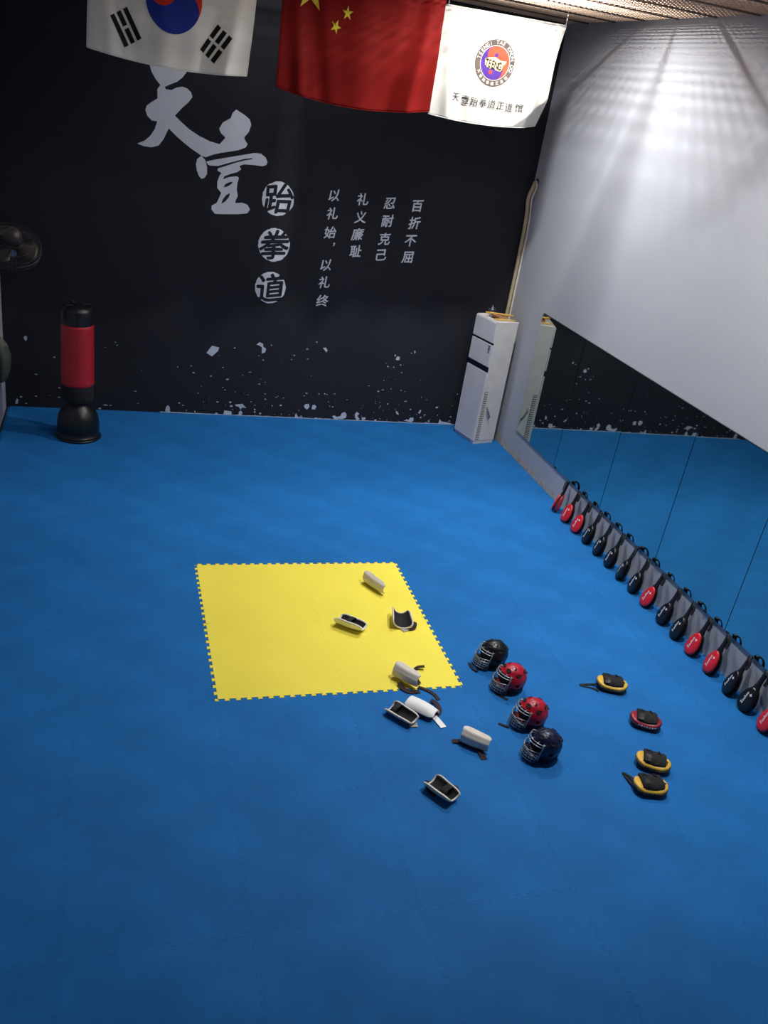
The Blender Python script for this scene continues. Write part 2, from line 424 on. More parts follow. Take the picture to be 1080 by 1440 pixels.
def wall_glyph(MBo, ch, px, py, size_px, bold=0.02, off=0.0015, seed=0, sx=1.0):
    c = un(px, py, 1, DY); s = (un(px + size_px / 2, py, 1, DY) - un(px - size_px / 2, py, 1, DY)).x
    vs, fs, w, h = glyph(ch, 0.0)
    for k, (dx, dy) in enumerate([(0, 0)] + ([(bold, 0), (-bold, 0), (0, bold), (0, -bold)] if bold else [])):
        out = []
        for x, y in vs:
            x, y = brushy(x, y, 1, seed)
            out.append((c.x + (x + dx) * s * sx, DY - off - k * 0.0001, c.z + (y + dy) * s))
        MBo.add(out, fs)
Z5 = lambda x, y: (340 + x / 3.857, 240 + y / 3.857)
for ch, cx, cy, r in (('跆', 197, 153, 87), ('拳', 175, 403, 86), ('道', 155, 634, 83)):
    px, py = Z5(cx, cy); c = un(px, py, 1, DY)
    rr = (un(px + r / 3.857, py, 1, DY) - c).x
    rnd = random.Random(ord(ch))
    vs = [(c.x + rr * (1 + rnd.uniform(-.025, .02)) * math.cos(a * math.pi / 24), DY - 0.0015, c.z + rr * 1.02 * (1 + rnd.uniform(-.025, .02)) * math.sin(a * math.pi / 24)) for a in range(48)]
    seal = mesh('round_seal', vs, [tuple(range(48))], M['print_grey'], wall_back)
    gm = MB(); wall_glyph(gm, ch, px + 1, py, 43, 0.02, 0.003, cx)
    gm.build('lettering', M['navy'], seal)
cols = [[('以',503,135),('礼',492,232),('始',480,335),('，',500,400),('以',458,512),('礼',448,605),('终',438,705)],
        [('礼',657,155),('义',645,252),('廉',628,345),('耻',618,437)],
        [('忍',803,177),('耐',790,272),('克',775,370),('己',757,457)],
        [('百',952,192),('折',937,284),('不',915,380),('屈',900,470)]]
for col in cols:
    for ch, x, y in col:
        gm = MB(); wall_glyph(gm, ch, *Z5(x, y), 17 if ch != '，' else 13, 0.020, 0.0015, x)
        gm.build('lettering', M['print_grey'], wall_back)

# bare plaster flakes and splashes along the foot of the back wall
rnd = random.Random(11)
Z6 = lambda x, y: (230 + x / 5.143, 470 + y / 5.143)
Z7 = lambda x, y: (420 + x / 4.696, 470 + y / 4.696)
Z1 = lambda x, y: (x / 4.0, 280 + y / 4.0)
fl = []
def blob(px, py, w, h, n=9, jag=0.3):
    c = un(px, py, 1, DY); s = 1 / 124.0
    a0 = rnd.uniform(0, 6)
    pts = []
    for k in range(n):
        a = a0 + 2 * math.pi * k / n; r = 1 + rnd.uniform(-jag, jag)
        pts.append((c.x + math.cos(a) * w * s / 2 * r, max(c.z + math.sin(a) * h * s / 2 * r, 0.002)))
    fl.append(pts)
def shape(pts, Z):
    fl.append([(lambda q: (q.x, max(q.z, 0.002)))(un(*Z(*p), 1, DY)) for p in pts])
shape([(350,83),(402,95),(395,120),(350,160),(335,150),(310,135)], Z6)
shape([(672,75),(695,57),(720,70),(720,90),(742,105),(735,130),(710,140),(710,120),(712,95),(690,80)], Z6)
shape([(160,90),(180,88),(190,105),(185,120),(175,110)], Z7)
shape([(12,555),(18,525),(32,512),(46,530),(46,562)], Z6)
shape([(432,580),(440,550),(490,558),(493,580)], Z6)
shape([(515,508),(570,503),(585,520),(600,533),(570,530),(555,545),(545,525),(525,520)], Z6)
shape([(540,585),(545,560),(560,552),(572,570),(560,585)], Z6)
shape([(948,605),(952,578),(960,570),(968,590),(980,608)], Z6)
shape([(1015,520),(1025,505),(1050,503),(1055,525),(1038,545),(1022,535)], Z6)
shape([(222,540),(235,535),(250,545),(275,540),(285,520),(305,513),(316,530),(312,552),(285,560),(265,558),(245,567),(232,558)], Z7)
shape([(372,525),(385,512),(400,525),(388,540),(402,560),(385,570),(372,550)], Z7)
shape([(415,535),(420,550),(442,548),(440,562),(418,568)], Z7)
shape([(700,570),(715,560),(725,568),(735,550),(758,550),(757,572),(740,582)], Z7)
shape([(920,590),(932,560),(942,575),(985,583),(1010,590),(1000,597),(925,592)], Z7)
shape([(800,500),(810,500),(800,525),(788,520)], Z7)
shape([(85,495),(90,470),(105,465),(118,478),(108,497)], Z7)
shape([(645,505),(655,515),(662,532),(648,528),(640,515)], Z7)
shape([(640,165),(652,145),(668,150),(665,170),(650,172)], Z7)
shape([(86,1140),(95,1120),(104,1128),(100,1150),(88,1150)], Z1)
shape([(133,775),(142,768),(152,772),(152,790),(145,798),(135,785)], Z1)
for Z, L_ in ((Z6, [(515,99,3,2),(780,80,2.5,2),(1038,107,3,3),(720,186,2.5,2.5),(945,153,2.5,2),(925,183,2,2),(200,228,3,1.5),(215,278,4,2),(430,240,3,2),(102,237,3,2),(343,302,3,2),(462,326,5,3),(692,360,3,2),(625,275,4,1.5),(428,385,2,1.5),(445,402,3,1.5),(518,415,2,1.5),(735,432,5,1.2),(735,470,3,2),(115,496,4,2),(390,490,4,2),(140,513,3,1.5),(483,492,4,3),(490,520,5,3),(785,517,2,3),(847,513,4,3),(660,543,3,3),(660,562,3,3),(700,573,4,3),(227,560,2,4),(383,572,5,3),(650,592,5,2),(866,460,2,2),(852,578,1.5,2.5),(988,600,4,4),(165,550,2,2),(1043,180,3,1.5),(1035,427,4,1.5),(690,155,2,1.5)]),
              (Z7, [(57,98,4,4),(118,52,3,2),(60,163,3,2),(768,117,2.5,5),(745,125,2,2),(637,140,3,3),(588,213,3,2.5),(627,218,2.5,2),(673,203,2.5,3),(680,254,2.5,2.5),(562,305,2.5,1.5),(463,340,3,1.2),(526,377,4,2.5),(555,367,5,1.5),(675,371,3,1.5),(135,393,2,3),(173,394,3,2),(187,398,2,2),(237,394,3,1.5),(225,480,2.5,2.5),(588,460,2.5,2.5),(706,443,5,1.5),(738,496,3,3),(832,533,4,2),(805,550,3,3),(912,484,6,3.5),(917,534,2,2),(1003,545,2.5,3),(15,545,5,5),(112,553,3,2.5),(505,567,5,3.5),(858,573,3,4),(850,587,14,1.6),(995,572,3,3),(140,556,5,1.5),(1048,395,1.5,3)]),
              (Z1, [(306,889,3,2.5),(205,986,5,1.6),(203,1108,5,1.6),(333,1060,4,1.8),(332,1114,4,1.6),(118,1112,3.5,3),(147,1148,2.5,2.5),(595,1158,7,2.5),(622,1160,4,1.5),(560,1177,4,2.5),(762,1080,4,1.8),(650,805,3,1),(660,822,3,1.2),(593,834,2,1.2)])):
    for x, y, w, h in L_: blob(*Z(x, y), w, h, 7)
for k in range(90):
    px = rnd.choice([rnd.uniform(10, 640), rnd.uniform(250, 640), rnd.gauss(350, 50), rnd.gauss(560, 30)])
    yb = 571 + 0.041 * px
    py = yb - abs(rnd.gauss(0, 38)) - 1
    if 5 < px < 638 and py > 470:
        s = rnd.uniform(0.7, 1.9); blob(px, py, s * rnd.uniform(0.8, 1.6), s * 0.8, 5)
vs, fs = [], []
for P in fl:
    n = len(vs); vs += [(x, DY - 0.002, z) for x, z in P]; fs.append(tuple(range(n, n + len(P))))
# hairline of bare plaster just above the floor
p = un(225, 579, 1, DY).x
for k in range(60):
    x0 = p + (WX - p - 0.02) * k / 60; x1 = p + (WX - p - 0.02) * (k + 1) / 60
    h = 0.008 + 0.006 * rnd.random(); n = len(vs)
    vs += [(x0, DY - 0.0025, 0.001), (x1, DY - 0.0025, 0.001), (x1, DY - 0.0025, h), (x0, DY - 0.0025, h + 0.003 * rnd.random())]; fs.append((n, n + 1, n + 2, n + 3))
tag(mesh('plaster_flakes', vs, fs, M['flake'], wall_back), kind='stuff')

# ================================================================== MIRRORS on the right wall
MZ0, MZ1 = 0.381, 2.0
seams = [2.875, 1.69, 0.498, -0.684, -1.881, -3.075]
desc = ['mirror panel nearest the back wall, reflecting the air conditioner', 'second wall mirror panel from the back wall, above the farthest red paddles',
        'third wall mirror panel from the back wall, above black paddles', 'fourth wall mirror panel from the back wall, above a lone red paddle among black ones',
        'nearest wall mirror panel, cut off by the right edge of the photo']
tilt = [0.0, 0.10, 0.22, 0.3, 0.3]
for i in range(5):
    y1, y0 = seams[i], seams[i + 1]
    t = empty('mirror', (WX - 0.012, (y0 + y1) / 2, MZ0), (0, -math.radians(tilt[i]) * 0, 0), desc[i], 'mirror', 'mirror panels along the right wall')
    w = y1 - y0 - 0.009
    gm = MB().box((0, 0, (MZ1 - MZ0) / 2), (0.006, w, MZ1 - MZ0)).build('mirror_glass', M['mirror'], t)
    gm.rotation_euler = (0, math.radians(MTILT[i]), 0)
    MB().box((0.0085, 0, (MZ1 - MZ0) / 2), (0.005, w + 0.009, MZ1 - MZ0 + 0.012)).build('mirror_backing', M['mirror_edge'], t)
    if i > 0:
        for yy in (w / 2 - 0.04, -w / 2 + 0.3):
            MB().box((-0.006, yy, 0.0), (0.008, 0.035, 0.02)).build('mirror_clip', M['clip'], t)

# ================================================================== AIR CONDITIONER
A_ = un(638.5, 607, 2, 0); B_ = un(663.5, 624, 2, 0)
fd = (B_ - A_); AW = 0.47; ang = math.atan2(fd.y, fd.x)   # local +X runs along the front from far to near; +Y points back to the wall
D_ = 0.36; AH = 1.735
org = A_
ac = empty('air_conditioner', (org.x, org.y, 0), (0, 0, ang), 'tall white floor-standing air conditioner in the corner by the wall mirror', 'air conditioner')
# front at local y=0 (facing -y), body extends to +y ... check handedness: front normal must face the room
sgn = 1
body = bevel(MB().box((AW / 2, D_ / 2 + 0.006, AH / 2 + 0.02), (AW, D_ - 0.012, AH - 0.04)).build('cabinet', M['acside'], ac), 0.008)
bevel(MB().box((AW / 2, D_ / 2, 0.02), (AW - 0.005, D_ - 0.02, 0.04)).build('plinth', M['acwhite'], ac), 0.004)
tp = MB().box((AW / 2, D_ / 2, AH - 0.014), (AW, D_, 0.012)).box((AW / 2, 0.008, AH - 0.002), (AW, 0.016, 0.022)).box((0.008, D_ / 2, AH - 0.002), (0.016, D_, 0.022)).box((AW - 0.008, D_ / 2, AH - 0.002), (0.016, D_, 0.022))
bevel(tp.build('top_tray', M['acside'], ac), 0.003)
def panel(name, z0, z1, mt, y=-0.001, t=0.02, x0=0.004, x1=AW - 0.004, parent=None):
    return bevel(MB().box(((x0 + x1) / 2, y, (z0 + z1) / 2), (x1 - x0, t, z1 - z0)).build(name, mt, parent or ac), 0.004)
panel('lower_panel', 0.05, 1.045, M['acwhite'])
panel('control_strip', 1.05, 1.12, M['acdark'], y=0.004)
panel('middle_panel', 1.125, 1.425, M['acwhite'])
lv = panel('air_outlet', 1.43, 1.452, M['acdark'], y=0.006)
up = panel('upper_panel', 1.457, 1.73, M['acwhite'])
lab = MB()
for k, (w, h) in enumerate(((0.05, 0.010), (0.035, 0.010), (0.045, 0.012), (0.02, 0.012), (0.03, 0.010))):
    lab.box((AW - 0.055, -0.0125, 1.405 - k * 0.022), (w, 0.002, h))
lab.build('control_label', M['acdark'], ac)
# side grille on the near side (local x = AW)
gb = MB().box((AW + 0.001, 0.055, 0.42), (0.008, 0.055, 0.70)).build('side_grille', M['acgrille'], ac)
for k in range(22):
    MB().box((AW + 0.007, 0.055, 0.09 + k * 0.0315), (0.006, 0.05, 0.012)).build('grille_slat', M['acside'], gb)
hk = MB().tube([(AW + 0.004, 0.115, 0.56), (AW + 0.03, 0.12, 0.52), (AW + 0.03, 0.175, 0.41), (AW + 0.004, 0.185, 0.385)], 0.012, 8)
hk.build('drain_hose', M['lampm'], ac, True)
AM4 = Matrix.Translation((org.x, org.y, 0)) @ Matrix.Rotation(ang, 4, 'Z')
def acp(x, y, z): return AM4 @ Vector((x, y, z))
zt_ = AH - 0.007
# things lying on top
q = acp(0.13, 0.14, zt_ + 0.001)
tro = empty('trophy_cup', q, (0, 0, 0), 'small pewter trophy cup on top of the air conditioner', 'trophy')
MB().lathe([(0.028, 0), (0.03, 0.006), (0.024, 0.014), (0.008, 0.02), (0.007, 0.045), (0.012, 0.052)], 20).build('foot', M['pewter'], tro, True)
MB().lathe([(0.01, 0.05), (0.022, 0.06), (0.03, 0.085), (0.031, 0.115), (0.028, 0.115), (0.026, 0.085), (0.012, 0.066)], 20).build('cup', M['pewter'], tro, True)
MB().lathe([(0.03, 0.116), (0.02, 0.13), (0.006, 0.136), (0.008, 0.15), (0.001, 0.156)], 16).build('lid', M['pewter'], tro, True)
for s in (-1, 1): MB().tube([(0.028 * s, 0, 0.11), (0.05 * s, 0, 0.105), (0.046 * s, 0, 0.08), (0.026 * s, 0, 0.072)], 0.004, 6).build('handle', M['pewter'], tro, True)
a, b_ = acp(0.16, 0.015, zt_ + 0.07), acp(0.36, 0.33, zt_ + 0.075)
tag(MB().tube([a, (a + b_) / 2, b_], 0.012, 8).build('wooden_stick', M['wood'], None, True), 'long yellow wooden stick lying slanted across the air conditioner top', 'stick', 'sticks on the air conditioner')
a, b_ = acp(0.345, 0.04, zt_ + 0.026), acp(0.41, 0.34, zt_ + 0.026)
tag(MB().tube([a, (a + b_) / 2, b_], 0.01, 8).build('wooden_stick', M['wood'], None, True), 'shorter wooden stick lying near the right edge of the air conditioner top', 'stick', 'sticks on the air conditioner')
cb = empty('cardboard_box', acp(0.245, 0.20, zt_ + 0.014), (0, 0, ang + 0.12), 'flattened open brown cardboard box on top of the air conditioner', 'box')
c1 = MB().box((0, 0, 0.004), (0.16, 0.16, 0.004)).box((-0.078, 0, 0.02), (0.004, 0.16, 0.036)).box((0.078, 0, 0.02), (0.004, 0.16, 0.036)).box((0, 0.078, 0.02), (0.16, 0.004, 0.036)).box((0, -0.078, 0.02), (0.16, 0.004, 0.036))
c1.build('tray', M['card'], cb)
fo = MB().box((0, -0.105, 0.038), (0.15, 0.05, 0.003)).build('flap', M['card'], cb); fo.rotation_euler = (-0.1, 0, 0)

# refrigerant pipes from the hole in the corner down behind the cabinet
pp = [un(px, py, 1, DY - 0.07 - o) for px, py, o in ((757,256,0.03),(749,265,.03),(743,279,0.0),(741,300,0.0),(737,325,0.02),(732,350,.02),(726,380,.02),(719,412,.02),(713,440,.02))]
pp = [Vector((min(p.x, WX - 0.03), min(p.y, DY - .035), p.z)) for p in pp]
end = Vector((4.46, 3.90, 0.35)); pp += [Vector((4.47, 3.88, 1.2)), end]
pi = empty('air_conditioner_pipe', (WX - 0.03, DY - 0.05, 0), (0, 0, 0), 'beige wrapped pipe running down the corner behind the air conditioner', 'pipe')
sp = spline(pp, 5)
MB().tube([p - pi.location for p in sp], 0.026, 8).build('pipe_wrap', M['cable'], pi, True)
p2 = [Vector((min(p.x + 0.03, WX - 0.012), p.y - 0.045, p.z)) for p in pp]
p2[0] = Vector((WX - 0.01, pp[0].y, pp[0].z + 0.01))
MB().tube([p - pi.location for p in spline(p2, 5)], 0.013, 8).build('drain_pipe', M['shell'], pi, True)
MB().lathe([(0.03, -0.004), (0.04, -0.002), (0.04, 0.004), (0.03, 0.006)], 16).build('wall_sleeve', M['blackc'], pi).matrix_local = Matrix.Translation(Vector((WX - 0.008, pp[0].y, pp[0].z)) - pi.location) @ Matrix.Rotation(math.pi / 2, 4, 'Y')

# ================================================================== PUNCHING BAG
bx, by = -1.147, 3.06
pb = empty('punching_bag', (bx, by, 0), (0, 0, 0), 'free-standing punching bag with a red sleeve and round black base by the back wall', 'punching bag')
MB().lathe([(0.20, 0), (0.242, 0.008), (0.25, 0.03), (0.247, 0.05), (0.236, 0.056), (0.242, 0.10), (0.24, 0.20), (0.225, 0.28), (0.19, 0.35), (0.15, 0.40), (0.12, 0.425), (0.115, 0.44)], 48).build('base', M['blackb'], pb, True)
MB().lathe([(0.252, 0.004), (0.262, 0.008), (0.262, 0.022), (0.25, 0.028)], 48).build('base_rim', M['blackg'], pb, True)
MB().lathe([(0.115, 0.42), (0.165, 0.46), (0.178, 0.50), (0.178, 0.66), (0.17, 0.68)], 40).build('lower_sleeve', M['blackc'], pb, True)
prof = [(0.176, 0.665), (0.184, 0.675)]
for k in range(1, 24): prof.append((0.184 + 0.0022 * math.sin(k * 2.3) - 0.004 * k / 24, 0.675 + 0.70 * k / 24))
prof += [(0.178, 1.38), (0.172, 1.385)]
MB().lathe(prof, 40).build('red_sleeve', M['redbag'], pb, True)
MB().lathe([(0.174, 1.37), (0.179, 1.40), (0.178, 1.53), (0.168, 1.565), (0.12, 1.585), (0.03, 1.59), (0.001, 1.59)], 40).build('top_cap', M['black'], pb, True)
for a in (-2.4, 0.3, 2.0):
    MB().ribbon([(0.183 * math.cos(a), 0.183 * math.sin(a), 1.45), (0.183 * math.cos(a), 0.183 * math.sin(a), 1.55), (0.15 * math.cos(a), 0.15 * math.sin(a), 1.605), (0.06 * math.cos(a), 0.06 * math.sin(a), 1.60)], 0.035, 0.004,
                [(math.cos(a), math.sin(a), 0)] * 2 + [(0.3 * math.cos(a), 0.3 * math.sin(a), 1)] * 2).build('top_strap', M['blackc'], pb)

# ================================================================== WALL FAN and cloth bag at the left
fp = un(17, 347, 0, -1.74)
fan = empty('wall_fan', (XL + 0.006, fp.y + 0.05, fp.z + 0.05), (0, 0, 0), 'dark wall fan with a wire cage and pale blue badge at the left edge', 'fan')
rel = fp - fan.location
MB().box((0, 0, 0), (0.012, 0.12, 0.16)).build('wall_plate', M['fanb'], fan)
MB().tube([(0, 0, 0), (0.12, 0, 0.05), tuple(rel + Vector((-0.10, 0.03, 0.10)))], 0.018, 8).build('arm', M['fanb'], fan, True)
hd = bpy.data.objects.new('fan_head', None)
mtx = Matrix.Translation(rel) @ Euler((math.radians(34), math.radians(8), 0)).to_matrix().to_4x4()   # local -Z is the blowing side
def fput(mb, name, mt, smooth=True, parent=fan):
    mb.v = [tuple(mtx @ Vector(v)) for v in mb.v]; return mb.build(name, mt, parent, smooth)
cg = MB()
for r, z in ((0.275, 0.0), (0.272, 0.05), (0.27, -0.05), (0.2, -0.075), (0.13, -0.088), (0.2, 0.075), (0.1, 0.09)):
    cg.tube([(r * math.cos(a * math.pi / 20), r * math.sin(a * math.pi / 20), z) for a in range(40)], 0.006 if z == 0 else 0.0028, 6, closed=True)
for k in range(48):
    a = k * math.pi / 24; c, s = math.cos(a), math.sin(a)
    cg.tube([(r * c, r * s, z) for r, z in ((0.05, 0.095), (0.2, 0.075), (0.272, 0.05), (0.278, 0), (0.27, -0.05), (0.2, -0.075), (0.05, -0.095))], 0.0016, 4)
fput(cg, 'fan_cage', M['fan'])
for k in range(3):
    a0 = k * 2 * math.pi / 3; rings = []
    for i in range(8):
        r = 0.045 + 0.2 * i / 7; w = 0.55 if i < 7 else 0.35
        rings.append([(r * math.cos(a0 + u * w), r * math.sin(a0 + u * w), 0.03 * u * (1.2 - i / 14)) for u in (-1, -0.5, 0, 0.5, 1)])
    bl = MB().loft(rings, False, False)
    o = fput(bl, 'fan_blade', M['fanb']); so = o.modifiers.new('s', 'SOLIDIFY'); so.thickness = 0.003
fput(MB().lathe([(0.001, 0.22), (0.06, 0.215), (0.085, 0.18), (0.09, 0.11), (0.07, 0.09), (0.001, 0.09)], 24), 'motor_housing', M['fanb'])
fput(MB().lathe([(0.001, -0.108), (0.03, -0.106), (0.046, -0.098), (0.046, -0.09), (0.001, -0.09)], 24), 'hub_badge', M['fanblue'])
bg = un(4, 503, 0, XL + 0.05)
cbg = empty('cloth_bag', (XL + 0.002, bg.y, bg.z), (0, 0, 0), 'olive cloth bag hanging on the left wall at the photo edge', 'bag')
rr = []
for i, (z, w, d) in enumerate(((-0.30, 0.04, 0.03), (-0.26, 0.12, 0.08), (-0.12, 0.17, 0.12), (0.02, 0.18, 0.135), (0.14, 0.14, 0.10), (0.22, 0.06, 0.05), (0.25, 0.03, 0.03))):
    rr.append([(d / 2 + 0.005 + d / 2 * math.cos(a * math.pi / 10) * (1 + 0.08 * math.sin(3 * a + i)), w * math.sin(a * math.pi / 10), z) for a in range(20)])
MB().loft(rr).build('sack', M['olive'], cbg, True)
MB().ribbon([(0.02, 0.03, 0.24), (0.008, 0.01, 0.38), (0.02, -0.03, 0.24)], 0.02, 0.003, [(1, 0, 0)] * 3).build('cord', M['olive'], cbg)
MB().tube([(0, 0.01, 0.37), (0.03, 0.01, 0.37), (0.034, 0.01, 0.385)], 0.004, 6).build('hook', M['pewter'], cbg)

# ================================================================== FLAGS hung in a row under the ceiling
class Flag:
    def __init__(s, name, TL, TR, BL, BR, sag, amp, freq, ph, mt, label, nx=90, ny=60, side=0.0, fold=None):
        s.c = [Vector(p) for p in (TL, TR, BL, BR)]; s.sag = sag; s.amp = amp; s.freq = freq; s.ph = ph; s.side = side; s.fold = fold
        s.root = empty(name, s.c[0], (0, 0, 0), label, 'flag', 'flags hung in a row under the ceiling')
        s.W = (s.c[1] - s.c[0]).length; s.H = (s.c[2] - s.c[0]).length
        rings = [[s.S(i / nx, j / ny) - s.c[0] for i in range(nx + 1)] for j in range(ny + 1)]
        o = MB().loft(rings, False, False).build('cloth', mt, s.root, True)
        so = o.modifiers.new('s', 'SOLIDIFY'); so.thickness = 0.0016
        s.hem(mt)
    def hem(s, mt):
        for a in (0, 1):
            MB().tube([s.S(a, j / 30) - s.c[0] for j in range(31)], 0.0045, 5).build('side_hem', mt, s.root, True)
        MB().tube([s.S(i / 40, 1) - s.c[0] for i in range(41)], 0.0045, 5).build('bottom_hem', mt, s.root, True)
        MB().tube([s.S(i / 20, 0) - s.c[0] + Vector((0, 0, -0.006)) for i in range(21)], 0.010, 8).build('top_hem', mt, s.root, True)
    def S(s, u, v, off=0.0):
        TL, TR, BL, BR = s.c
        p = (TL * (1 - u) + TR * u) * (1 - v) + (BL * (1 - u) + BR * u) * v
        p = p.copy()
        p.z -= s.sag * 4 * u * (1 - u) * v * v
        # cords hold the upper corners, so folds fan out from them and deepen downwards
        d = s.amp * (0.35 + 0.65 * v) * (math.sin(s.freq * 6.283 * u + s.ph + 0.9 * v) * 0.6 + 0.4 * math.sin(s.freq * 2.3 * 6.283 * u + 1.3 * s.ph - 1.5 * v))
        d += 0.5 * s.amp * math.sin(3.1 * v * 3.14 + 2 * u)
        for e in (u, 1 - u):   # drape folds beside the edges
            d += s.side * math.exp(-((e - 0.05 - 0.10 * v) / 0.045) ** 2) * (0.3 + v)
            d -= 0.7 * s.side * math.exp(-((e - 0.13 - 0.16 * v) / 0.05) ** 2) * (0.2 + v)
        if s.fold:             # lower corner turned back
            k = max(0.0, (u + v) - s.fold); p.x -= 0.30 * k * k; d += -0.55 * k
            p.x += -0.05 * math.exp(-((1 - u) / 0.25) ** 2) * math.sin(v * 3.14) * 0.6
        return p + Vector((0, -d - off, 0))
    def put(s, name, polys, mt, off=0.006, div=6, parent=None):
        """2-D shapes in flag metres (x from left, y down) laid on the cloth"""
        bm = bmesh.new()
        for P in polys:
            vv = [bm.verts.new((x, y, 0)) for x, y in P]
            for t in tessellate_polygon([[Vector((x, y, 0)) for x, y in P]]):
                try: bm.faces.new([vv[k] for k in t])
                except ValueError: pass
        if div:
            for _ in range(div):
                es = [e for e in bm.edges if e.calc_length() > 0.03]
                if not es: break
                bmesh.ops.subdivide_edges(bm, edges=es, cuts=1, use_grid_fill=False)
                bmesh.ops.triangulate(bm, faces=[f for f in bm.faces if len(f.verts) > 3])
        for v in bm.verts:
            v.co = s.S(v.co.x / s.LW, v.co.y / s.LH, off) - s.c[0]
        me = bpy.data.meshes.new(name); bm.to_mesh(me); bm.free()
        return finish(name, me, mt, parent or s.root, True)

def up_(px, py): return un(px, py, 1, YFLAG)
def arc(cx, cy, r, a0, a1, n): return [(cx + r * math.cos(a0 + (a1 - a0) * k / n), cy + r * math.sin(a0 + (a1 - a0) * k / n)) for k in range(n + 1)]
tau = 2 * math.pi
# --- left flag: white with a red and blue roundel
bl, br = up_(122, 66), up_(347, 107)
kf = Flag('flag', (bl.x + 0.03, YFLAG, bl.z + 1.03), (br.x + 0.06, YFLAG, br.z + 1.045), bl, br, 0.055, 0.022, 2.2, 0.6, M['fkor'],
          'white flag with a red and blue roundel and black bars, leftmost of the row', side=0.03)
kf.LW, kf.LH = 1.5, 1.0
C = (0.755, 0.485); r = 0.255; th = math.radians(33.7)
def rotp(P, c=C, t=th): return [(c[0] + (x - c[0]) * math.cos(t) - (y - c[1]) * math.sin(t), c[1] + (x - c[0]) * math.sin(t) + (y - c[1]) * math.cos(t)) for x, y in P]
# red upper half: arc over the top, then the S line (comma head of red on the left)
redp = arc(C[0], C[1], r, math.pi, tau, 40) + arc(C[0] + r / 2, C[1], r / 2, tau, math.pi, 20)[1:] + arc(C[0] - r / 2, C[1], r / 2, 0, math.pi, 20)[1:-1]
blup = arc(C[0], C[1], r, 0, math.pi, 40) + arc(C[0] - r / 2, C[1], r / 2, math.pi, 0, 20)[1:] + arc(C[0] + r / 2, C[1], r / 2, math.pi, tau, 20)[1:-1]
kf.put('red_comma', [rotp(redp)], M['p_red']); kf.put('blue_comma', [rotp(blup)], M['p_blue'])
def trig(cx, cy, ang, pat):
    bars = []
    L_, wd, gp = 0.255, 0.042, 0.066
    for k, full in enumerate(pat):
        o = (k - 1) * gp
        segs = [(-L_ / 2, L_ / 2)] if full else [(-L_ / 2, -0.012), (0.012, L_ / 2)]
        for a, b in segs:
            P = [(a, o - wd / 2), (b, o - wd / 2), (b, o + wd / 2), (a, o + wd / 2)]
            bars.append([(cx + x * math.cos(ang) - y * math.sin(ang), cy + x * math.sin(ang) + y * math.cos(ang)) for x, y in P])
    for b_ in bars: kf.put('trigram_bar', [b_], M['p_dark'])
d_ = 0.50
for sx, sy, pat in ((-1, 1, (1, 0, 1)), (1, 1, (0, 0, 0)), (1, -1, (0, 1, 0)), (-1, -1, (1, 1, 1))):
    ca = math.atan2(sy * 2, sx * 3)
    trig(C[0] + d_ * math.cos(ca), C[1] + d_ * math.sin(ca), ca + math.pi / 2, pat)
# --- middle flag: red with yellow stars
bl, br = up_(388, 122), up_(605, 157)
tl, tr = up_(397, 0), up_(628, 5)
tr.x -= 0.012; br.x -= 0.012
rf = Flag('flag', (tl.x - 0.0, YFLAG, bl.z + 1.22), (tr.x, YFLAG, br.z + 1.23), bl, br, 0.085, 0.022, 1.6, 2.4, M['fred'], 'red flag with one large and four small yellow stars, middle of the row', side=0.035)
rf.LW, rf.LH = 1.8, 1.2
def star(cx, cy, R_, a0):
    return [(cx + (R_ if k % 2 == 0 else R_ * 0.382) * math.cos(a0 + k * math.pi / 5), cy + (R_ if k % 2 == 0 else R_ * 0.382) * math.sin(a0 + k * math.pi / 5)) for k in range(10)]
rf.put('large_star', [star(0.30, 0.33, 0.185, -math.pi / 2)], M['p_yel'])
for x, y in ((0.60, 0.15), (0.715, 0.27), (0.715, 0.455), (0.60, 0.58)):
    rf.put('small_star', [star(x, y, 0.062, math.atan2(0.33 - y, 0.30 - x))], M['p_yel'])
# --- right flag: white club flag
tl, tr, bl, br = up_(628, 5), up_(799, 36), up_(603, 160), up_(766, 180)
tl.x += 0.014; bl.x += 0.014
for q_ in (tl, tr, bl, br): q_.y += 0.05
wf = Flag('flag', tl, tr, bl, br, 0.045, 0.018, 2.0, 4.0, M['fwhite'], 'white club flag with a round emblem over black Chinese lettering, rightmost of the row', side=0.03, fold=1.72)
wf.LW, wf.LH = 1.0, 1.0
def uvinv(px, py):
    """flag coordinates whose surface point shows at px, py"""
    u, v = 0.5, 0.5
    Rt = R.transposed()
    def pr(u, v):
        q = Rt @ (wf.S(u, v) - CAM); return 540 + F_PX * q.x / -q.z, 720 - F_PX * q.y / -q.z
    for _ in range(12):
        x, y = pr(u, v); e = 1e-3
        xu, yu = pr(u + e, v); xv, yv = pr(u, v + e)
        a, b, c, d = (xu - x) / e, (xv - x) / e, (yu - y) / e, (yv - y) / e
        det = a * d - b * c; dx, dy = px - x, py - y
        u += (d * dx - b * dy) / det; v += (-c * dx + a * dy) / det
    return u, v
eu, ev = uvinv(695.5, 88.5); e1 = uvinv(723.5, 90.5); e2 = uvinv(695.5, 122.5)
RU, RV = math.hypot(e1[0] - eu, 0), abs(e2[1] - ev)
def em(P): return [(eu + x * RU, ev + y * RV) for x, y in P]
ring = wf.put('emblem_ring', [em(arc(0, 0, 1, 0, tau, 48)[:-1])], M['p_ring'], 0.003, 3)
wf.put('emblem_disc', [em(arc(0, 0, 0.745, 0, tau, 48)[:-1])], M['p_white'], 0.0045, 3)
t90 = math.radians(80)
rp = arc(0, 0, .72, math.pi, tau, 30) + arc(.36, 0, .36, tau, math.pi, 16)[1:] + arc(-.36, 0, .36, 0, math.pi, 16)[1:-1]
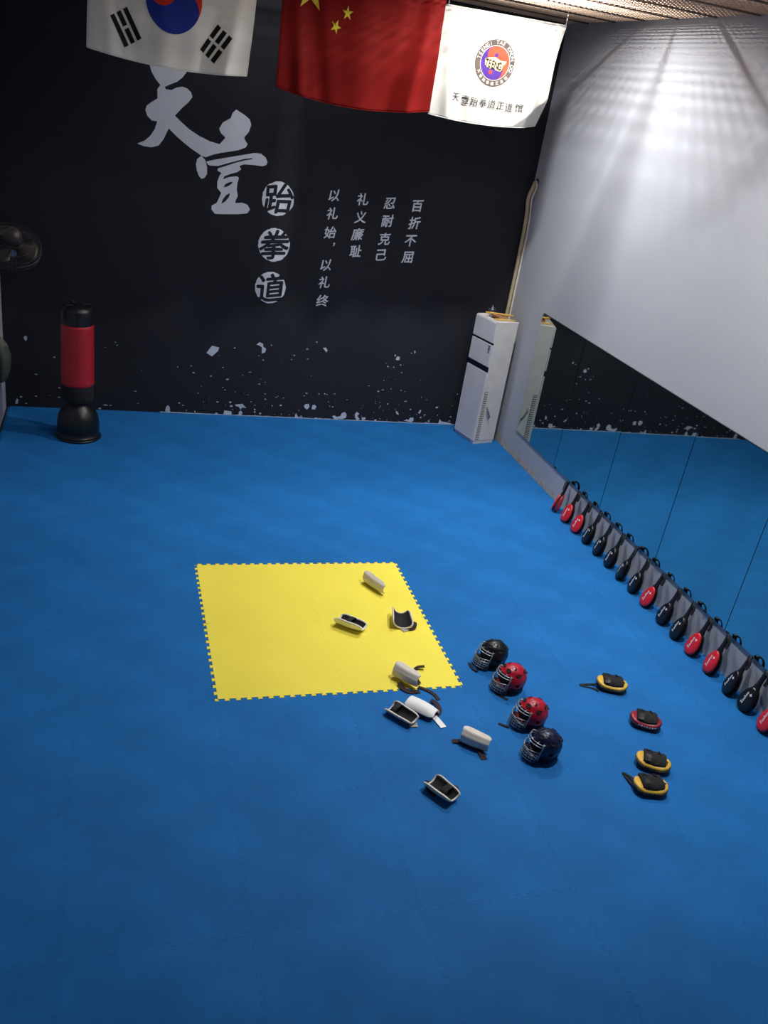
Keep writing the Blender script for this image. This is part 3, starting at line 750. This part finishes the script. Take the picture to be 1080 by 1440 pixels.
bp_ = arc(0, 0, .72, 0, math.pi, 30) + arc(-.36, 0, .36, math.pi, 0, 16)[1:] + arc(.36, 0, .36, math.pi, tau, 16)[1:-1]
wf.put('orange_comma', [em(rotp(rp, (0, 0), t90))], M['p_or'], 0.006, 3)
wf.put('violet_comma', [em(rotp(bp_, (0, 0), t90))], M['p_pur'], 0.006, 3)
wf.put('emblem_dots', [em(arc(0.02, -0.33, .09, 0, tau, 12)[:-1])], M['p_pur'], 0.0075, 0)
wf.put('emblem_dots', [em(arc(-0.14, 0.40, .09, 0, tau, 12)[:-1])], M['p_red'], 0.0075, 0)
wf.put('name_glow', [em([(-.52,-.14),(-.3,-.2),(-.02,-.24),(.25,-.12),(.56,-.12),(.46,.06),(.42,.24),(.3,.33),(.1,.3),(.0,.22),(-.2,.26),(-.42,.2),(-.5,.08)])], M['p_cream'], 0.011, 1)
def ftext(items, mt, name, off):
    v_, f_ = [], []
    for ch, cx, cy, sx, sy, rot, bold in items:      # cx, cy in flag coords; sx, sy flag units per em
        vs, fs, w, h = glyph(ch, 0.0); n = len(v_)
        for x, y in vs:
            X = x * math.cos(rot) + y * math.sin(rot); Y = x * math.sin(rot) - y * math.cos(rot)
            v_.append(wf.S(cx + X * sx, cy + Y * sy, off) - wf.c[0])
        f_ += [tuple(i + n for i in f) for f in fs]
        if bold:
            n = len(v_)
            for x, y in vs:
                x += bold; y -= bold
                X = x * math.cos(rot) + y * math.sin(rot); Y = x * math.sin(rot) - y * math.cos(rot)
                v_.append(wf.S(cx + X * sx, cy + Y * sy, off + 0.0002) - wf.c[0])
            f_ += [tuple(i + n for i in f) for f in fs]
    return tag(mesh(name, v_, f_, mt, wf.root), kind='stuff')
it = []
for k, ch in enumerate('TEENGI TAE KWON DO'):
    if ch == ' ': continue
    a = math.radians(-170 + 10.9 * k)
    it.append((ch, eu + 0.868 * RU * math.cos(a), ev + 0.868 * RV * math.sin(a), RU * 0.235, RV * 0.235, a + math.pi / 2, 0.0))
for k, ch in enumerate('天壹跆拳道正道馆'):
    a = math.radians(150 - 15.5 * k)
    it.append((ch, eu + 0.868 * RU * math.cos(a), ev + 0.868 * RV * math.sin(a), RU * 0.17, RV * 0.17, a - math.pi / 2, 0.0))
ftext(it, M['p_white'], 'lettering', 0.009)
ftext([(ch, eu + RU * (-0.42 + 0.165 * k), ev + RV * (0.02 + 0.02 * k), RU * 0.27, RV * 0.46, 0.06, 0.04) for k, ch in enumerate('TEENGI')], M['p_brown'], 'lettering', 0.017)
it = []
cxs = [(228,612),(287,628),(345,643),(400,650),(455,658),(510,668),(563,680),(627,682)]
for ch, (x, y) in zip('天壹跆拳道正道馆', cxs):
    u, v = uvinv(590 + x / 4.5, y / 4.5); it.append((ch, u, v, 12 / 168, 12.5 / 150, 0.0, 0.0))
ftext(it, M['p_dark'], 'lettering', 0.008)
# cords
for F_, us in ((kf, (0.02, 0.98)), (rf, (0.02, 0.98)), (wf, (0.02, 0.995))):
    for u in us:
        p = F_.S(u, 0); 
        MB().tube([p - F_.c[0], Vector((p.x, p.y, ZC + 0.004)) - F_.c[0]], 0.004, 6).build('hanging_cord', M['string'], F_.root)

# ================================================================== KICK PADDLES leaning on the wall
def paddle_proto(red, both=False):
    root = empty('kick_paddle', (0, 0, 0))
    mt = M['red'] if red else M['blackg']
    def outline(sc_, x, lift=0.0):
        out = []
        for k in range(28):
            a = 2 * math.pi * k / 28
            y = 0.074 * math.sin(a) * (1 - 0.22 * math.cos(a)); z = 0.118 + 0.118 * math.cos(a)
            out.append((x, y * sc_, 0.118 + (z - 0.118) * sc_))
        return out
    fr = MB().loft([outline(0.90, -0.002), outline(0.985, -0.006), outline(1.0, -0.014), outline(0.965, -0.023), outline(0.84, -0.029), outline(0.55, -0.032), outline(0.2, -0.033)])
    fr.v = [(x - 0.012 * (0.236 - z) / 0.236 - 0.002, y, z) for x, y, z in fr.v]
    f_ = fr.build('pad', mt, root, True)
    bk = MB().loft([outline(0.90, 0.002), outline(0.985, 0.006), outline(1.0, 0.014), outline(0.965, 0.022), outline(0.84, 0.027), outline(0.4, 0.029)])
    bk.v = [(x + 0.012 * (0.236 - z) / 0.236 + 0.002, y, z) for x, y, z in bk.v]
    b_ = bk.build('pad', mt if both else M['blackg'], root, True)
    for s, pad in ((-1, f_), (1, b_)):    # piping along the seam
        P = outline(1.005, 0); pts = [(s * (0.009 + 0.012 * (0.236 - z) / 0.236), y, z) for _, y, z in P]
        MB().tube(pts, 0.0035, 5, closed=True).build('piping', M['black'], pad, True)
    # printed mark: star and wordmark running up the pad
    lg = MB(); s = 0.032; adv = 0.02
    def front(y, z):
        ry = math.hypot(y / 0.074, (z - 0.118) / 0.118)
        return -0.0345 - 0.002 - 0.012 * (0.236 - z) / 0.236 + 0.010 * max(0, ry - 0.35) ** 1.6
    for ch in 'Zooboo':
        vs, fs, w, h = glyph(ch, 0.03)
        y0 = 0.004 if ch in 'Zb' else -0.002
        lg.add([(front(0.012 + y * s + y0, 0.04 + adv + (x + w / 2) * s), 0.012 + y * s + y0, 0.04 + adv + (x + w / 2) * s) for x, y in vs], fs)
        adv += (w + 0.06) * s
    st = [(0.017 if k % 2 == 0 else 0.007) for k in range(8)]
    pts = [(-0.022 + st[k] * math.sin(k * math.pi / 4), 0.168 + st[k] * math.cos(k * math.pi / 4)) for k in range(8)]
    lg.add([(front(y, z), y, z) for y, z in pts], [(0, 1, 7), (2, 3, 1), (4, 5, 3), (6, 7, 5), (1, 3, 5, 7)])
    lg.build('logo_print', M['logo'], f_)
    # yoke and handle
    hm = MB()
    secs = [(0.185, 0.046, 0.022), (0.215, 0.042, 0.023), (0.245, 0.031, 0.020), (0.275, 0.024, 0.018), (0.33, 0.022, 0.017), (0.385, 0.023, 0.018), (0.405, 0.024, 0.018), (0.415, 0.016, 0.013)]
    hm.loft([[(d * math.cos(a * math.pi / 6) , w * math.sin(a * math.pi / 6), z) for a in range(12)] for z, w, d in secs])
    hm.build('handle', M['black'], root, True)
    lp = spline([(-0.006, 0.0, 0.396), (-0.018, -0.024, 0.400), (-0.020, -0.050, 0.386), (-0.016, -0.062, 0.355), (-0.014, -0.062, 0.325), (-0.014, -0.056, 0.300)], 4)
    MB().ribbon(lp, 0.026, 0.010, [(-0.85, -0.3, 0.4)] * len(lp)).build('wrist_strap', M['blackc'], root)
    return root
pr, pk, prr = paddle_proto(True), paddle_proto(False), paddle_proto(True, True)
def drop_tree(o):
    for c in list(o.children): drop_tree(c)
    bpy.data.objects.remove(o)
PAD = [('R', 1.19, -46, 'red paddle seen edge-on, farthest of the row'), ('r', 0.91, 4, 'red paddle, second from the far end of the row'), ('r', 0.65, 8, 'red paddle next to the first black one, third from the far end'),
       ('k', 0.395, -8, 'black paddle beside the three far red ones'), ('k', 0.13, -10, 'black paddle, second of the five black ones in a run'), ('k', -0.13, -6, 'black paddle, middle of the five black ones in a run'),
       ('k', -0.385, -22, 'black paddle, fourth of the five black ones in a run'), ('k', -0.645, -8, 'black paddle just before the lone red one'),
       ('r', -0.905, 0, 'lone red paddle between black paddles'), ('k', -1.21, -4, 'black paddle just after the lone red one'), ('k', -1.465, -8, 'black paddle just before the pair of red ones'),
       ('r', -1.72, 0, 'red paddle, farther of the neighbouring red pair'), ('r', -2.00, -6, 'red paddle, nearer of the neighbouring red pair'),
       ('k', -2.285, -18, 'black paddle just after the red pair, its handle under the mirror edge'), ('k', -2.51, 2, 'black paddle second from the near end, beside the cut-off red one'), ('r', -2.78, -4, 'red paddle cut off by the right edge of the photo')]
rnd = random.Random(7)
for kind, y, yaw, lab in PAD:
    src = {'r': pr, 'k': pk, 'R': prr}[kind]
    o = copy_tree(src)
    th = math.radians(15.5 + rnd.uniform(-1.0, 1.0))
    xb = WX - 0.017 - 0.415 * math.sin(th) - 0.026 * math.cos(th)
    o.matrix_world = Matrix.Translation((xb, y, 0)) @ Matrix.Rotation(math.radians(rnd.uniform(-3, 3)), 4, 'X') @ Matrix.Rotation(th, 4, 'Y') @ Matrix.Rotation(math.radians(yaw), 4, 'Z')
    tag(o, lab, 'kick paddle', 'kick paddles leaning along the mirror wall')
for o in (pr, pk, prr): drop_tree(o)

def settle(root):
    """lower or lift a thing until it just rests on the floor"""
    bpy.context.view_layer.update()
    lo = 1e9
    def walk(o):
        nonlocal lo
        if o.type == 'MESH':
            mw = o.matrix_world
            for v in o.data.vertices: lo = min(lo, (mw @ v.co).z)
        for c in o.children: walk(c)
    walk(root); root.location.z -= lo - 0.0005

# ================================================================== HEAD GUARDS with face cages
def head_guard(px, py, face_deg, mt, label, strap, tiltx=0):
    p = un(px, py, 2, 0.0)
    t = empty('head_guard', (p.x, p.y, 0), (0, 0, math.radians(face_deg)), label, 'head guard', 'head guards on the blue floor')
    NA, NE = 48, 22; cz = 0.128
    def surf(a, e, k=1.0):
        rx = 0.128 if math.cos(a) < 0 else 0.120
        g = 1.0
        for a0 in (-1.25, 1.25, -2.2, 2.2): g -= 0.045 * math.exp(-(((a - a0 + math.pi) % tau - math.pi) / 0.07) ** 2) * math.cos(e)
        for e0 in (0.55, 1.05): g -= 0.035 * math.exp(-((e - e0) / 0.055) ** 2)
        g -= 0.04 * math.exp(-(a / 0.06) ** 2) * (1 if e > 0.5 else 0)
        g += 0.05 * math.exp(-((abs(a) - 1.5) / 0.35) ** 2) * math.exp(-((e + 0.15) / 0.4) ** 2)      # ear bulge
        if e < -0.1 and math.cos(a) < 0.2: g += 0.10 * (-0.1 - e)
        return Vector((rx * math.cos(a) * math.cos(e) * g * k, 0.103 * math.sin(a) * math.cos(e) * g * k, cz + 0.118 * math.sin(e) * g * k))
    es = [-0.85 + (math.pi / 2 - 0.03 + 0.85) * j / NE for j in range(NE + 1)]
    vs = [surf(-math.pi + tau * i / NA, e) for e in es for i in range(NA)]
    fs = []
    for j in range(NE):
        for i in range(NA):
            a = -math.pi + tau * (i + 0.5) / NA; e = (es[j] + es[j + 1]) / 2
            if abs(a) < 0.88 and -0.50 < e < 0.42: continue
            if abs(abs(a) - 1.55) < 0.17 and abs(e + 0.12) < 0.13: continue      # ear holes
            k = (i + 1) % NA
            fs.append((j * NA + i, j * NA + k, (j + 1) * NA + k, (j + 1) * NA + i))
    fs.append(tuple(NE * NA + i for i in range(NA)))
    me = MB().add(vs, fs)
    sh = me.build('shell', mt, t, True)
    bm = bmesh.new(); bm.from_mesh(sh.data); bmesh.ops.delete(bm, geom=[v for v in bm.verts if not v.link_faces], context='VERTS'); bm.to_mesh(sh.data); bm.free()
    sh.data.materials.append(M['blackc'])
    so = sh.modifiers.new('thick', 'SOLIDIFY'); so.thickness = 0.020; so.offset = -1; so.material_offset = 1
    bv = sh.modifiers.new('b', 'BEVEL'); bv.width = 0.004; bv.segments = 2
    # top vents
    for a, e, w, h in ((0.45, 0.78, .022, .014), (-0.45, 0.78, .022, .014), (0.9, 1.08, .02, .012), (-0.9, 1.08, .02, .012), (2.4, 0.85, .022, .014), (-2.4, 0.85, .022, .014), (math.pi, 0.5, .03, .016), (1.5, 0.62, .022, .013), (-1.5, 0.62, .022, .013)):
        c = surf(a, e); n = (c - Vector((0, 0, cz))).normalized(); tx = n.cross(Vector((0, 0, 1))).normalized(); ty = n.cross(tx)
        MB().loft([[c - n * 0.004 + tx * w * s * math.cos(q * tau / 14) + ty * h * s * math.sin(q * tau / 14) for q in range(14)] for s in (1.0,)] + [[c + n * 0.0045 + tx * w * .93 * math.cos(q * tau / 14) + ty * h * .93 * math.sin(q * tau / 14) for q in range(14)]] + [[c + n * 0.0005 + tx * w * .7 * math.cos(q * tau / 14) + ty * h * .7 * math.sin(q * tau / 14) for q in range(14)]]).build('vent', M['blackc'], sh)
    # chin pad and brow pad
    ch = MB().tube([(0.112 * math.cos(a), 0.092 * math.sin(a), 0.042) for a in [x * 0.15 for x in range(-7, 8)]], [0.014] + [0.027] * 13 + [0.014], 12)
    ch.build('chin_pad', M['black'], t, True)
    fc = MB().loft([[surf(-math.pi + tau * i / 32, e, 0.80) for i in range(32)] for e in [-0.75 + 0.27 * k for k in range(8)]])
    fc.build('dark_padding_fill', M['blackc'], t, True)  # black foam fills the hollow, standing in for the shade inside
    # face cage
    def cage(a, z):
        k = 1 - 0.16 * max(0, (z - 0.09) / 0.09) ** 2
        return Vector((0.006 + 0.146 * math.cos(a) * k, 0.104 * math.sin(a), z))
    w = MB(); A = 1.05
    for z, aa in ((0.026, .9), (0.048, A), (0.068, A), (0.088, A), (0.106, A), (0.158, A), (0.178, .95)):
        w.tube([cage(-aa + 2 * aa * k / 16, z + (0.008 * math.cos(3.14 * k / 16 * 2) if z == 0.106 else 0)) for k in range(17)], 0.0026, 6)
    for k in range(-5, 6):
        a = k * 0.19
        w.tube([cage(a, 0.026 + 0.08 * q / 5) for q in range(6)], 0.0022, 5)
        if abs(k) in (0, 3, 5): w.tube([cage(a, 0.158), cage(a, 0.178), surf(a, 0.5) + Vector((0.003, 0, 0))], 0.0022, 5)
    for s in (-1, 1): w.tube([cage(s * A, 0.030), cage(s * A, 0.106), cage(s * A, 0.158), cage(s * A * .95, 0.180), surf(s * A, 0.45)], 0.0030, 6)
    w.build('face_cage', M['wire'], t, True)
    # black cloth band around the neck opening and buckles
    MB().ribbon([surf(s, -0.45, 1.03) for s in [1.2 + 0.13 * k for k in range(0, 30)]], 0.026, 0.004, [(math.cos(1.2 + 0.13 * k), math.sin(1.2 + 0.13 * k), 0) for k in range(30)]).build('neck_band', M['blackc'], t)
    t.rotation_euler = (0, math.radians(-9), math.radians(face_deg)); t.scale = (1.05, 1.05, 1.05)
    settle(t)
    if strap:
        bpy.context.view_layer.update(); inv = t.matrix_world.inverted()
        pts = [inv @ Vector((q.x, q.y, h)) for q, h in ((un(x, y, 2, h), h) for x, y, h in strap)]
        MB().ribbon(spline(pts, 4), 0.025, 0.004).build('chin_strap', M['blackc'], t)
    return t
head_guard(687, 934, 186, M['blackh'], 'black head guard with a wire face cage, nearest the yellow mats', [(672, 944, .01), (664, 940, .004), (660, 932, .003)])
head_guard(712, 968, 186, M['redh'], 'upper red head guard with wire cage, touching the black one, strap trailing in front', [(697, 966, .02), (698, 975, .004), (706, 980, .003), (714, 984, .003)])
head_guard(740, 1018, 182, M['redh'], 'lower red head guard with wire cage, beside the navy one', [(716, 1022, .01), (708, 1020, .003), (701, 1017, .003)])
head_guard(758, 1063, 180, M['navyh'], 'dark navy head guard with wire cage, lowest of the four', None)

# ================================================================== FOCUS MITTS
def mitt(p0, p1, mt, label, tail, dots=True, wid=0.175):
    a, b = un(*p0, 2, 0.03), un(*p1, 2, 0.03)
    c = (a + b) / 2; h = math.atan2(b.y - a.y, b.x - a.x); L = (b - a).length
    L = max(0.22, min(L, 0.285))
    t = empty('focus_mitt', (c.x, c.y, 0), (0, 0, h), label, 'focus mitt', 'focus mitts on the blue floor')
    n = 18
    def ring(x, wk, zk, z0, nn=24):
        out = []
        for q in range(nn):
            an = tau * q / nn; cy, cz_ = math.cos(an), math.sin(an)
            out.append((x, wk * math.copysign(abs(cy) ** 0.75, cy), z0 + zk * math.copysign(abs(cz_) ** 0.8, cz_)))
        return out
    rings, lin = [], []
    for i in range(n + 1):
        u = -1 + 2 * i / n; x = u * L / 2
        w = wid / 2 * max(0.02, (1 - abs(u) ** 2.8)) ** 0.5 * (1 - 0.06 * math.cos(3.1 * u))
        bend = 0.022 * u * u
        th = 0.026 * max(0.05, (1 - abs(u) ** 6)) ** 0.5
        rings.append(ring(x, w, th, 0.042 + bend))
        lin.append(ring(x * 0.97, w * 0.97, 0.016 * max(0.05, (1 - abs(u) ** 6)) ** 0.5, 0.017 + bend))
    body = MB().loft(rings).build('pad_rim', mt, t, True)
    MB().loft(lin).build('strike_face', M['black'], t, True)
    MB().tube([(r_[6][0] , (r_[0][1] + 0.001), r_[0][2] - 0.011) for r_ in rings] + [(r_[6][0], (r_[12][1] - 0.001), r_[12][2] - 0.011) for r_ in rings[::-1]], 0.004, 5, closed=True).build('piping', M['black'], body, True)
    # hand pocket: padded glove back with finger ridges
    pk_ = []
    for i in range(15):
        u = i / 14; x = -L * 0.30 + L * 0.64 * u
        w = wid * (0.40 + 0.05 * math.sin(3.14 * u)) * (1 if u < 0.93 else 0.9)
        hgt = 0.040 * (0.72 + 0.28 * math.sin(3.14 * (0.15 + 0.8 * u)))
        if i in (0, 14): hgt *= 0.75
        rr = []
        for q in range(24):
            an = tau * q / 24
            y = w * math.cos(an) + 0.012; z = 0.062 + 0.012 * (2 * u - 1) ** 2 + (hgt * math.sin(an) if math.sin(an) > 0 else 0.012 * math.sin(an))
            if math.sin(an) > 0: z += 0.0035 * math.sin(an * 9 + 0.5) * math.sin(an) + 0.003 * math.sin(22 * u + 2 * an)
            rr.append((x, y, z))
        pk_.append(rr)
    gp = MB().loft(pk_).build('hand_pocket', M['blackc'], t, True)
    MB().ribbon([(-L * 0.17, wid * 0.44 * math.cos(q) + 0.012, 0.064 + 0.042 * math.sin(q)) for q in [0.1 + 0.42 * k for k in range(8)]], 0.038, 0.005,
                [(0, math.cos(q), math.sin(q)) for q in [0.1 + 0.42 * k for k in range(8)]]).build('wrist_strap', M['black'], t)
    MB().ribbon([(L * 0.10 + 0.012 * k, 0.012 + wid * (0.30 - 0.085 * k), 0.104 - 0.002 * k) for k in range(7)], 0.012, 0.004).build('finger_cord', M['black'], gp)
    # marks printed on the near side of the rim
    mk = MB()
    for k in range(5 if dots else 7):
        u = -0.42 + 0.17 * k; i = int((u + 1) / 2 * n); rr = rings[i]
        y = -abs(rr[0][1]) - 0.0015; z = rr[0][2] + 0.0
        mk.box((u * L / 2, y + 0.001, z - 0.001), (0.014 if k % 2 else 0.009, 0.003, 0.011 if k % 2 else 0.008))
    mk.build('side_print', M['logob'] if mt is M['mitty'] else M['logo'], body)
    settle(t)
    if tail:
        inv = Matrix.Rotation(-h, 4, 'Z')
        pts = [inv @ (un(x, y, 2, hh) - t.location) for x, y, hh in tail]
        MB().ribbon(spline(pts, 4), 0.02, 0.004).build('strap_tail', M['blackc'], t)
    return t
mitt((838, 959), (881, 968), M['mitty'], 'yellow focus mitt with a long thin black strap loop, farthest of the four', [(843, 962, .03), (832, 962, .008), (816, 963, .004), (822, 965, .004), (834, 968, .004), (842, 971, .012)])
mitt((885, 1009), (929, 1021), M['dred'], 'dark red focus mitt with a black hand pocket, the only red one', None, False)
mitt((893, 1066), (942, 1081), M['mitty'], 'yellow focus mitt with no strap showing, touching the nearest one', None)
mitt((890, 1105), (937, 1109), M['mitty'], 'pale yellow focus mitt with a short black strap sticking out, nearest of the four', [(897, 1100, .03), (889, 1094, .02), (877, 1087, .008), (878, 1090, .006), (890, 1103, .02)])

# ================================================================== ARM AND SHIN GUARDS
def guard(p0, p1, roll, label, r0=0.058, span=1.55, straps=(), patches=(), outer='shell', ridges=True, Lmin=0.2, bands=(0.25, 0.7), zc=0.05, lift=0.0, flare=0.0):
    a, b = un(*p0, 2, zc), un(*p1, 2, zc)
    c = (a + b) / 2; h = math.atan2(b.y - a.y, b.x - a.x); L = max(Lmin, (b - a).length)
    t = empty('limb_guard', (c.x, c.y, 0), (0, 0, 0), label, 'limb guard', 'white limb guards scattered on the mats')
    RM = Matrix.Rotation(h, 4, 'Z') @ Matrix.Rotation(math.radians(roll), 4, 'X')
    NP, NX = 25, 14
    def pt(i, j, rad):
        u = i / NX; x = (u - 0.5) * L
        e = abs(2 * u - 1)
        sp_ = span * (1 - 0.30 * e ** 4); phi = -sp_ + 2 * sp_ * j / (NP - 1)
        rr = (r0 * (1.08 - 0.22 * u) + flare * u) + rad
        if ridges and rad > 0: rr += 0.0016 * math.cos(phi * 9)
        return Vector((x - 0.012 * math.cos(phi) * (1 if u > 0.5 else -1) * e ** 3, rr * math.sin(phi) * 1.05, -rr * math.cos(phi) + r0 - 0.012 * math.sin(math.pi * u)))
    def wrapped(r_out, r_in, shrink=1.0):
        mb = MB(); rings = []
        for i in range(NX + 1):
            ring = [pt(i, j, r_out) for j in range(NP)] + [pt(i, NP - 1 - j, r_in) for j in range(NP)]
            rings.append([RM @ p for p in ring])
        return mb.loft(rings)
    sh = wrapped(0.009, -0.003).build('padded_shell', M[outer], t, True); bevel(sh, 0.002, 2, 0.9)
    mbl = MB(); rings = []
    for i in range(1, NX):
        rings.append([RM @ pt(i, j, -0.0035) for j in range(1, NP - 1)] + [RM @ pt(i, NP - 1 - j, -0.0065) for j in range(1, NP - 1)])
    mbl.loft(rings).build('lining', M['blackc'], t, True)
    for u in bands:     # elastic bands across the open side
        i = int(u * NX); P0, P1 = pt(i, 0, -0.004), pt(i, NP - 1, -0.004)
        pts = [P0 + Vector((0, 0, -0.02)), P0 + (P1 - P0) * 0.15 + Vector((0, 0, 0.008)), (P0 + P1) / 2 + Vector((0, 0, 0.014)), P0 + (P1 - P0) * 0.85 + Vector((0, 0, 0.008)), P1 + Vector((0, 0, -0.02))]
        sp2 = spline([RM @ p for p in pts], 4)
        nn = (RM.to_3x3() @ Vector((0, 0, 1)))
        MB().ribbon(sp2, 0.042, 0.003, [tuple(nn)] * len(sp2)).build('elastic_band', M['blackc'], t)
    settle(t); t.location.z += lift
    for s in straps:
        w = s[0]; pts = [un(x, y, 2, hh) - t.location for x, y, hh in s[1:]]
        MB().ribbon(spline(pts, 4), w, 0.004).build('strap', M['brownband'], t)
    for name_m, w, q0, q1 in patches:
        A_, B2 = un(*q0, 2, 0.006) - t.location, un(*q1, 2, 0.006) - t.location
        MB().ribbon([A_, (A_ + B2) / 2 + Vector((0, 0, 0.002)), B2], w, 0.0035).build('velcro_patch', M[name_m], t)
    return t
guard((510, 812), (539, 833), -88, 'small beige limb guard lying on its side at the far edge of the yellow mats', r0=0.056, span=1.35)
guard((473, 868), (513, 884), -14, 'white limb guard with pointed ends, leftmost on the yellow mats', r0=0.072, span=1.55, outer='white', straps=[(0.035, (497, 876, .05), (503, 881, .03), (510, 886, .006))], bands=(0.5,), Lmin=0.25)
guard((565, 880), (561, 858), 10, 'upturned limb guard with black lining and a beige strap end on the yellow mats', r0=0.082, span=1.6, bands=(), Lmin=0.17,
      straps=[(0.04, (570, 878, .02), (576, 878, .012), (583, 876, .03), (581, 884, .006), (573, 885, .004))], patches=[('velcro', 0.045, (574, 884), (566, 887))], ridges=False)
guard((551, 944), (587, 964), -104, 'limb guard lying over the near edge of the yellow mats, a black strap flung out', r0=0.058, span=1.45,
      straps=[(0.05, (574, 944, .05), (582, 952, .035), (589, 962, .012)), (0.03, (578, 948, .03), (583, 942, .012), (588, 938, .02), (597, 937, .03)), (0.045, (562, 960, .02), (567, 968, .01), (577, 973, .006), (590, 972, .006)), (0.03, (588, 966, .006), (600, 970, .008), (610, 976, .006), (617, 984, .006))])
guard((574, 983), (616, 1003), 166, 'white limb guard dome side up, a white tab beside it on the blue floor', r0=0.072, span=1.4, outer='white', ridges=False, bands=(0.5,),
      straps=[(0.04, (606, 984, .02), (614, 990, .008), (618, 1000, .006), (612, 1006, .006))], patches=[('white', 0.05, (609, 1006), (624, 1023))], Lmin=0.24)
guard((547, 990), (585, 1014), 4, 'upturned limb guard with black lining and a grey strap end on the blue floor', r0=0.058, span=1.5, bands=(0.3,),
      straps=[(0.03, (574, 1012, .01), (578, 1017, .006))], patches=[('velcro', 0.055, (575, 1019), (587, 1019))])
guard((646, 1036), (688, 1054), -112, 'beige limb guard lying dome side up with black straps spread before it', r0=0.055, span=1.45,
      straps=[(0.04, (664, 1044, .02), (654, 1042, .008), (645, 1042, .01), (636, 1042, .006)), (0.035, (652, 1046, .01), (664, 1050, .006), (676, 1054, .008)), (0.045, (674, 1050, .02), (676, 1058, .01), (681, 1068, .004))])
guard((603, 1094), (641, 1124), -4, 'upturned limb guard standing alone nearest the camera', r0=0.064, span=1.5, Lmin=0.24, bands=(0.7,),
      straps=[(0.04, (602, 1098, .012), (604, 1110, .006), (612, 1119, .005)), (0.035, (636, 1106, .05), (642, 1108, .04), (643, 1116, .01))])
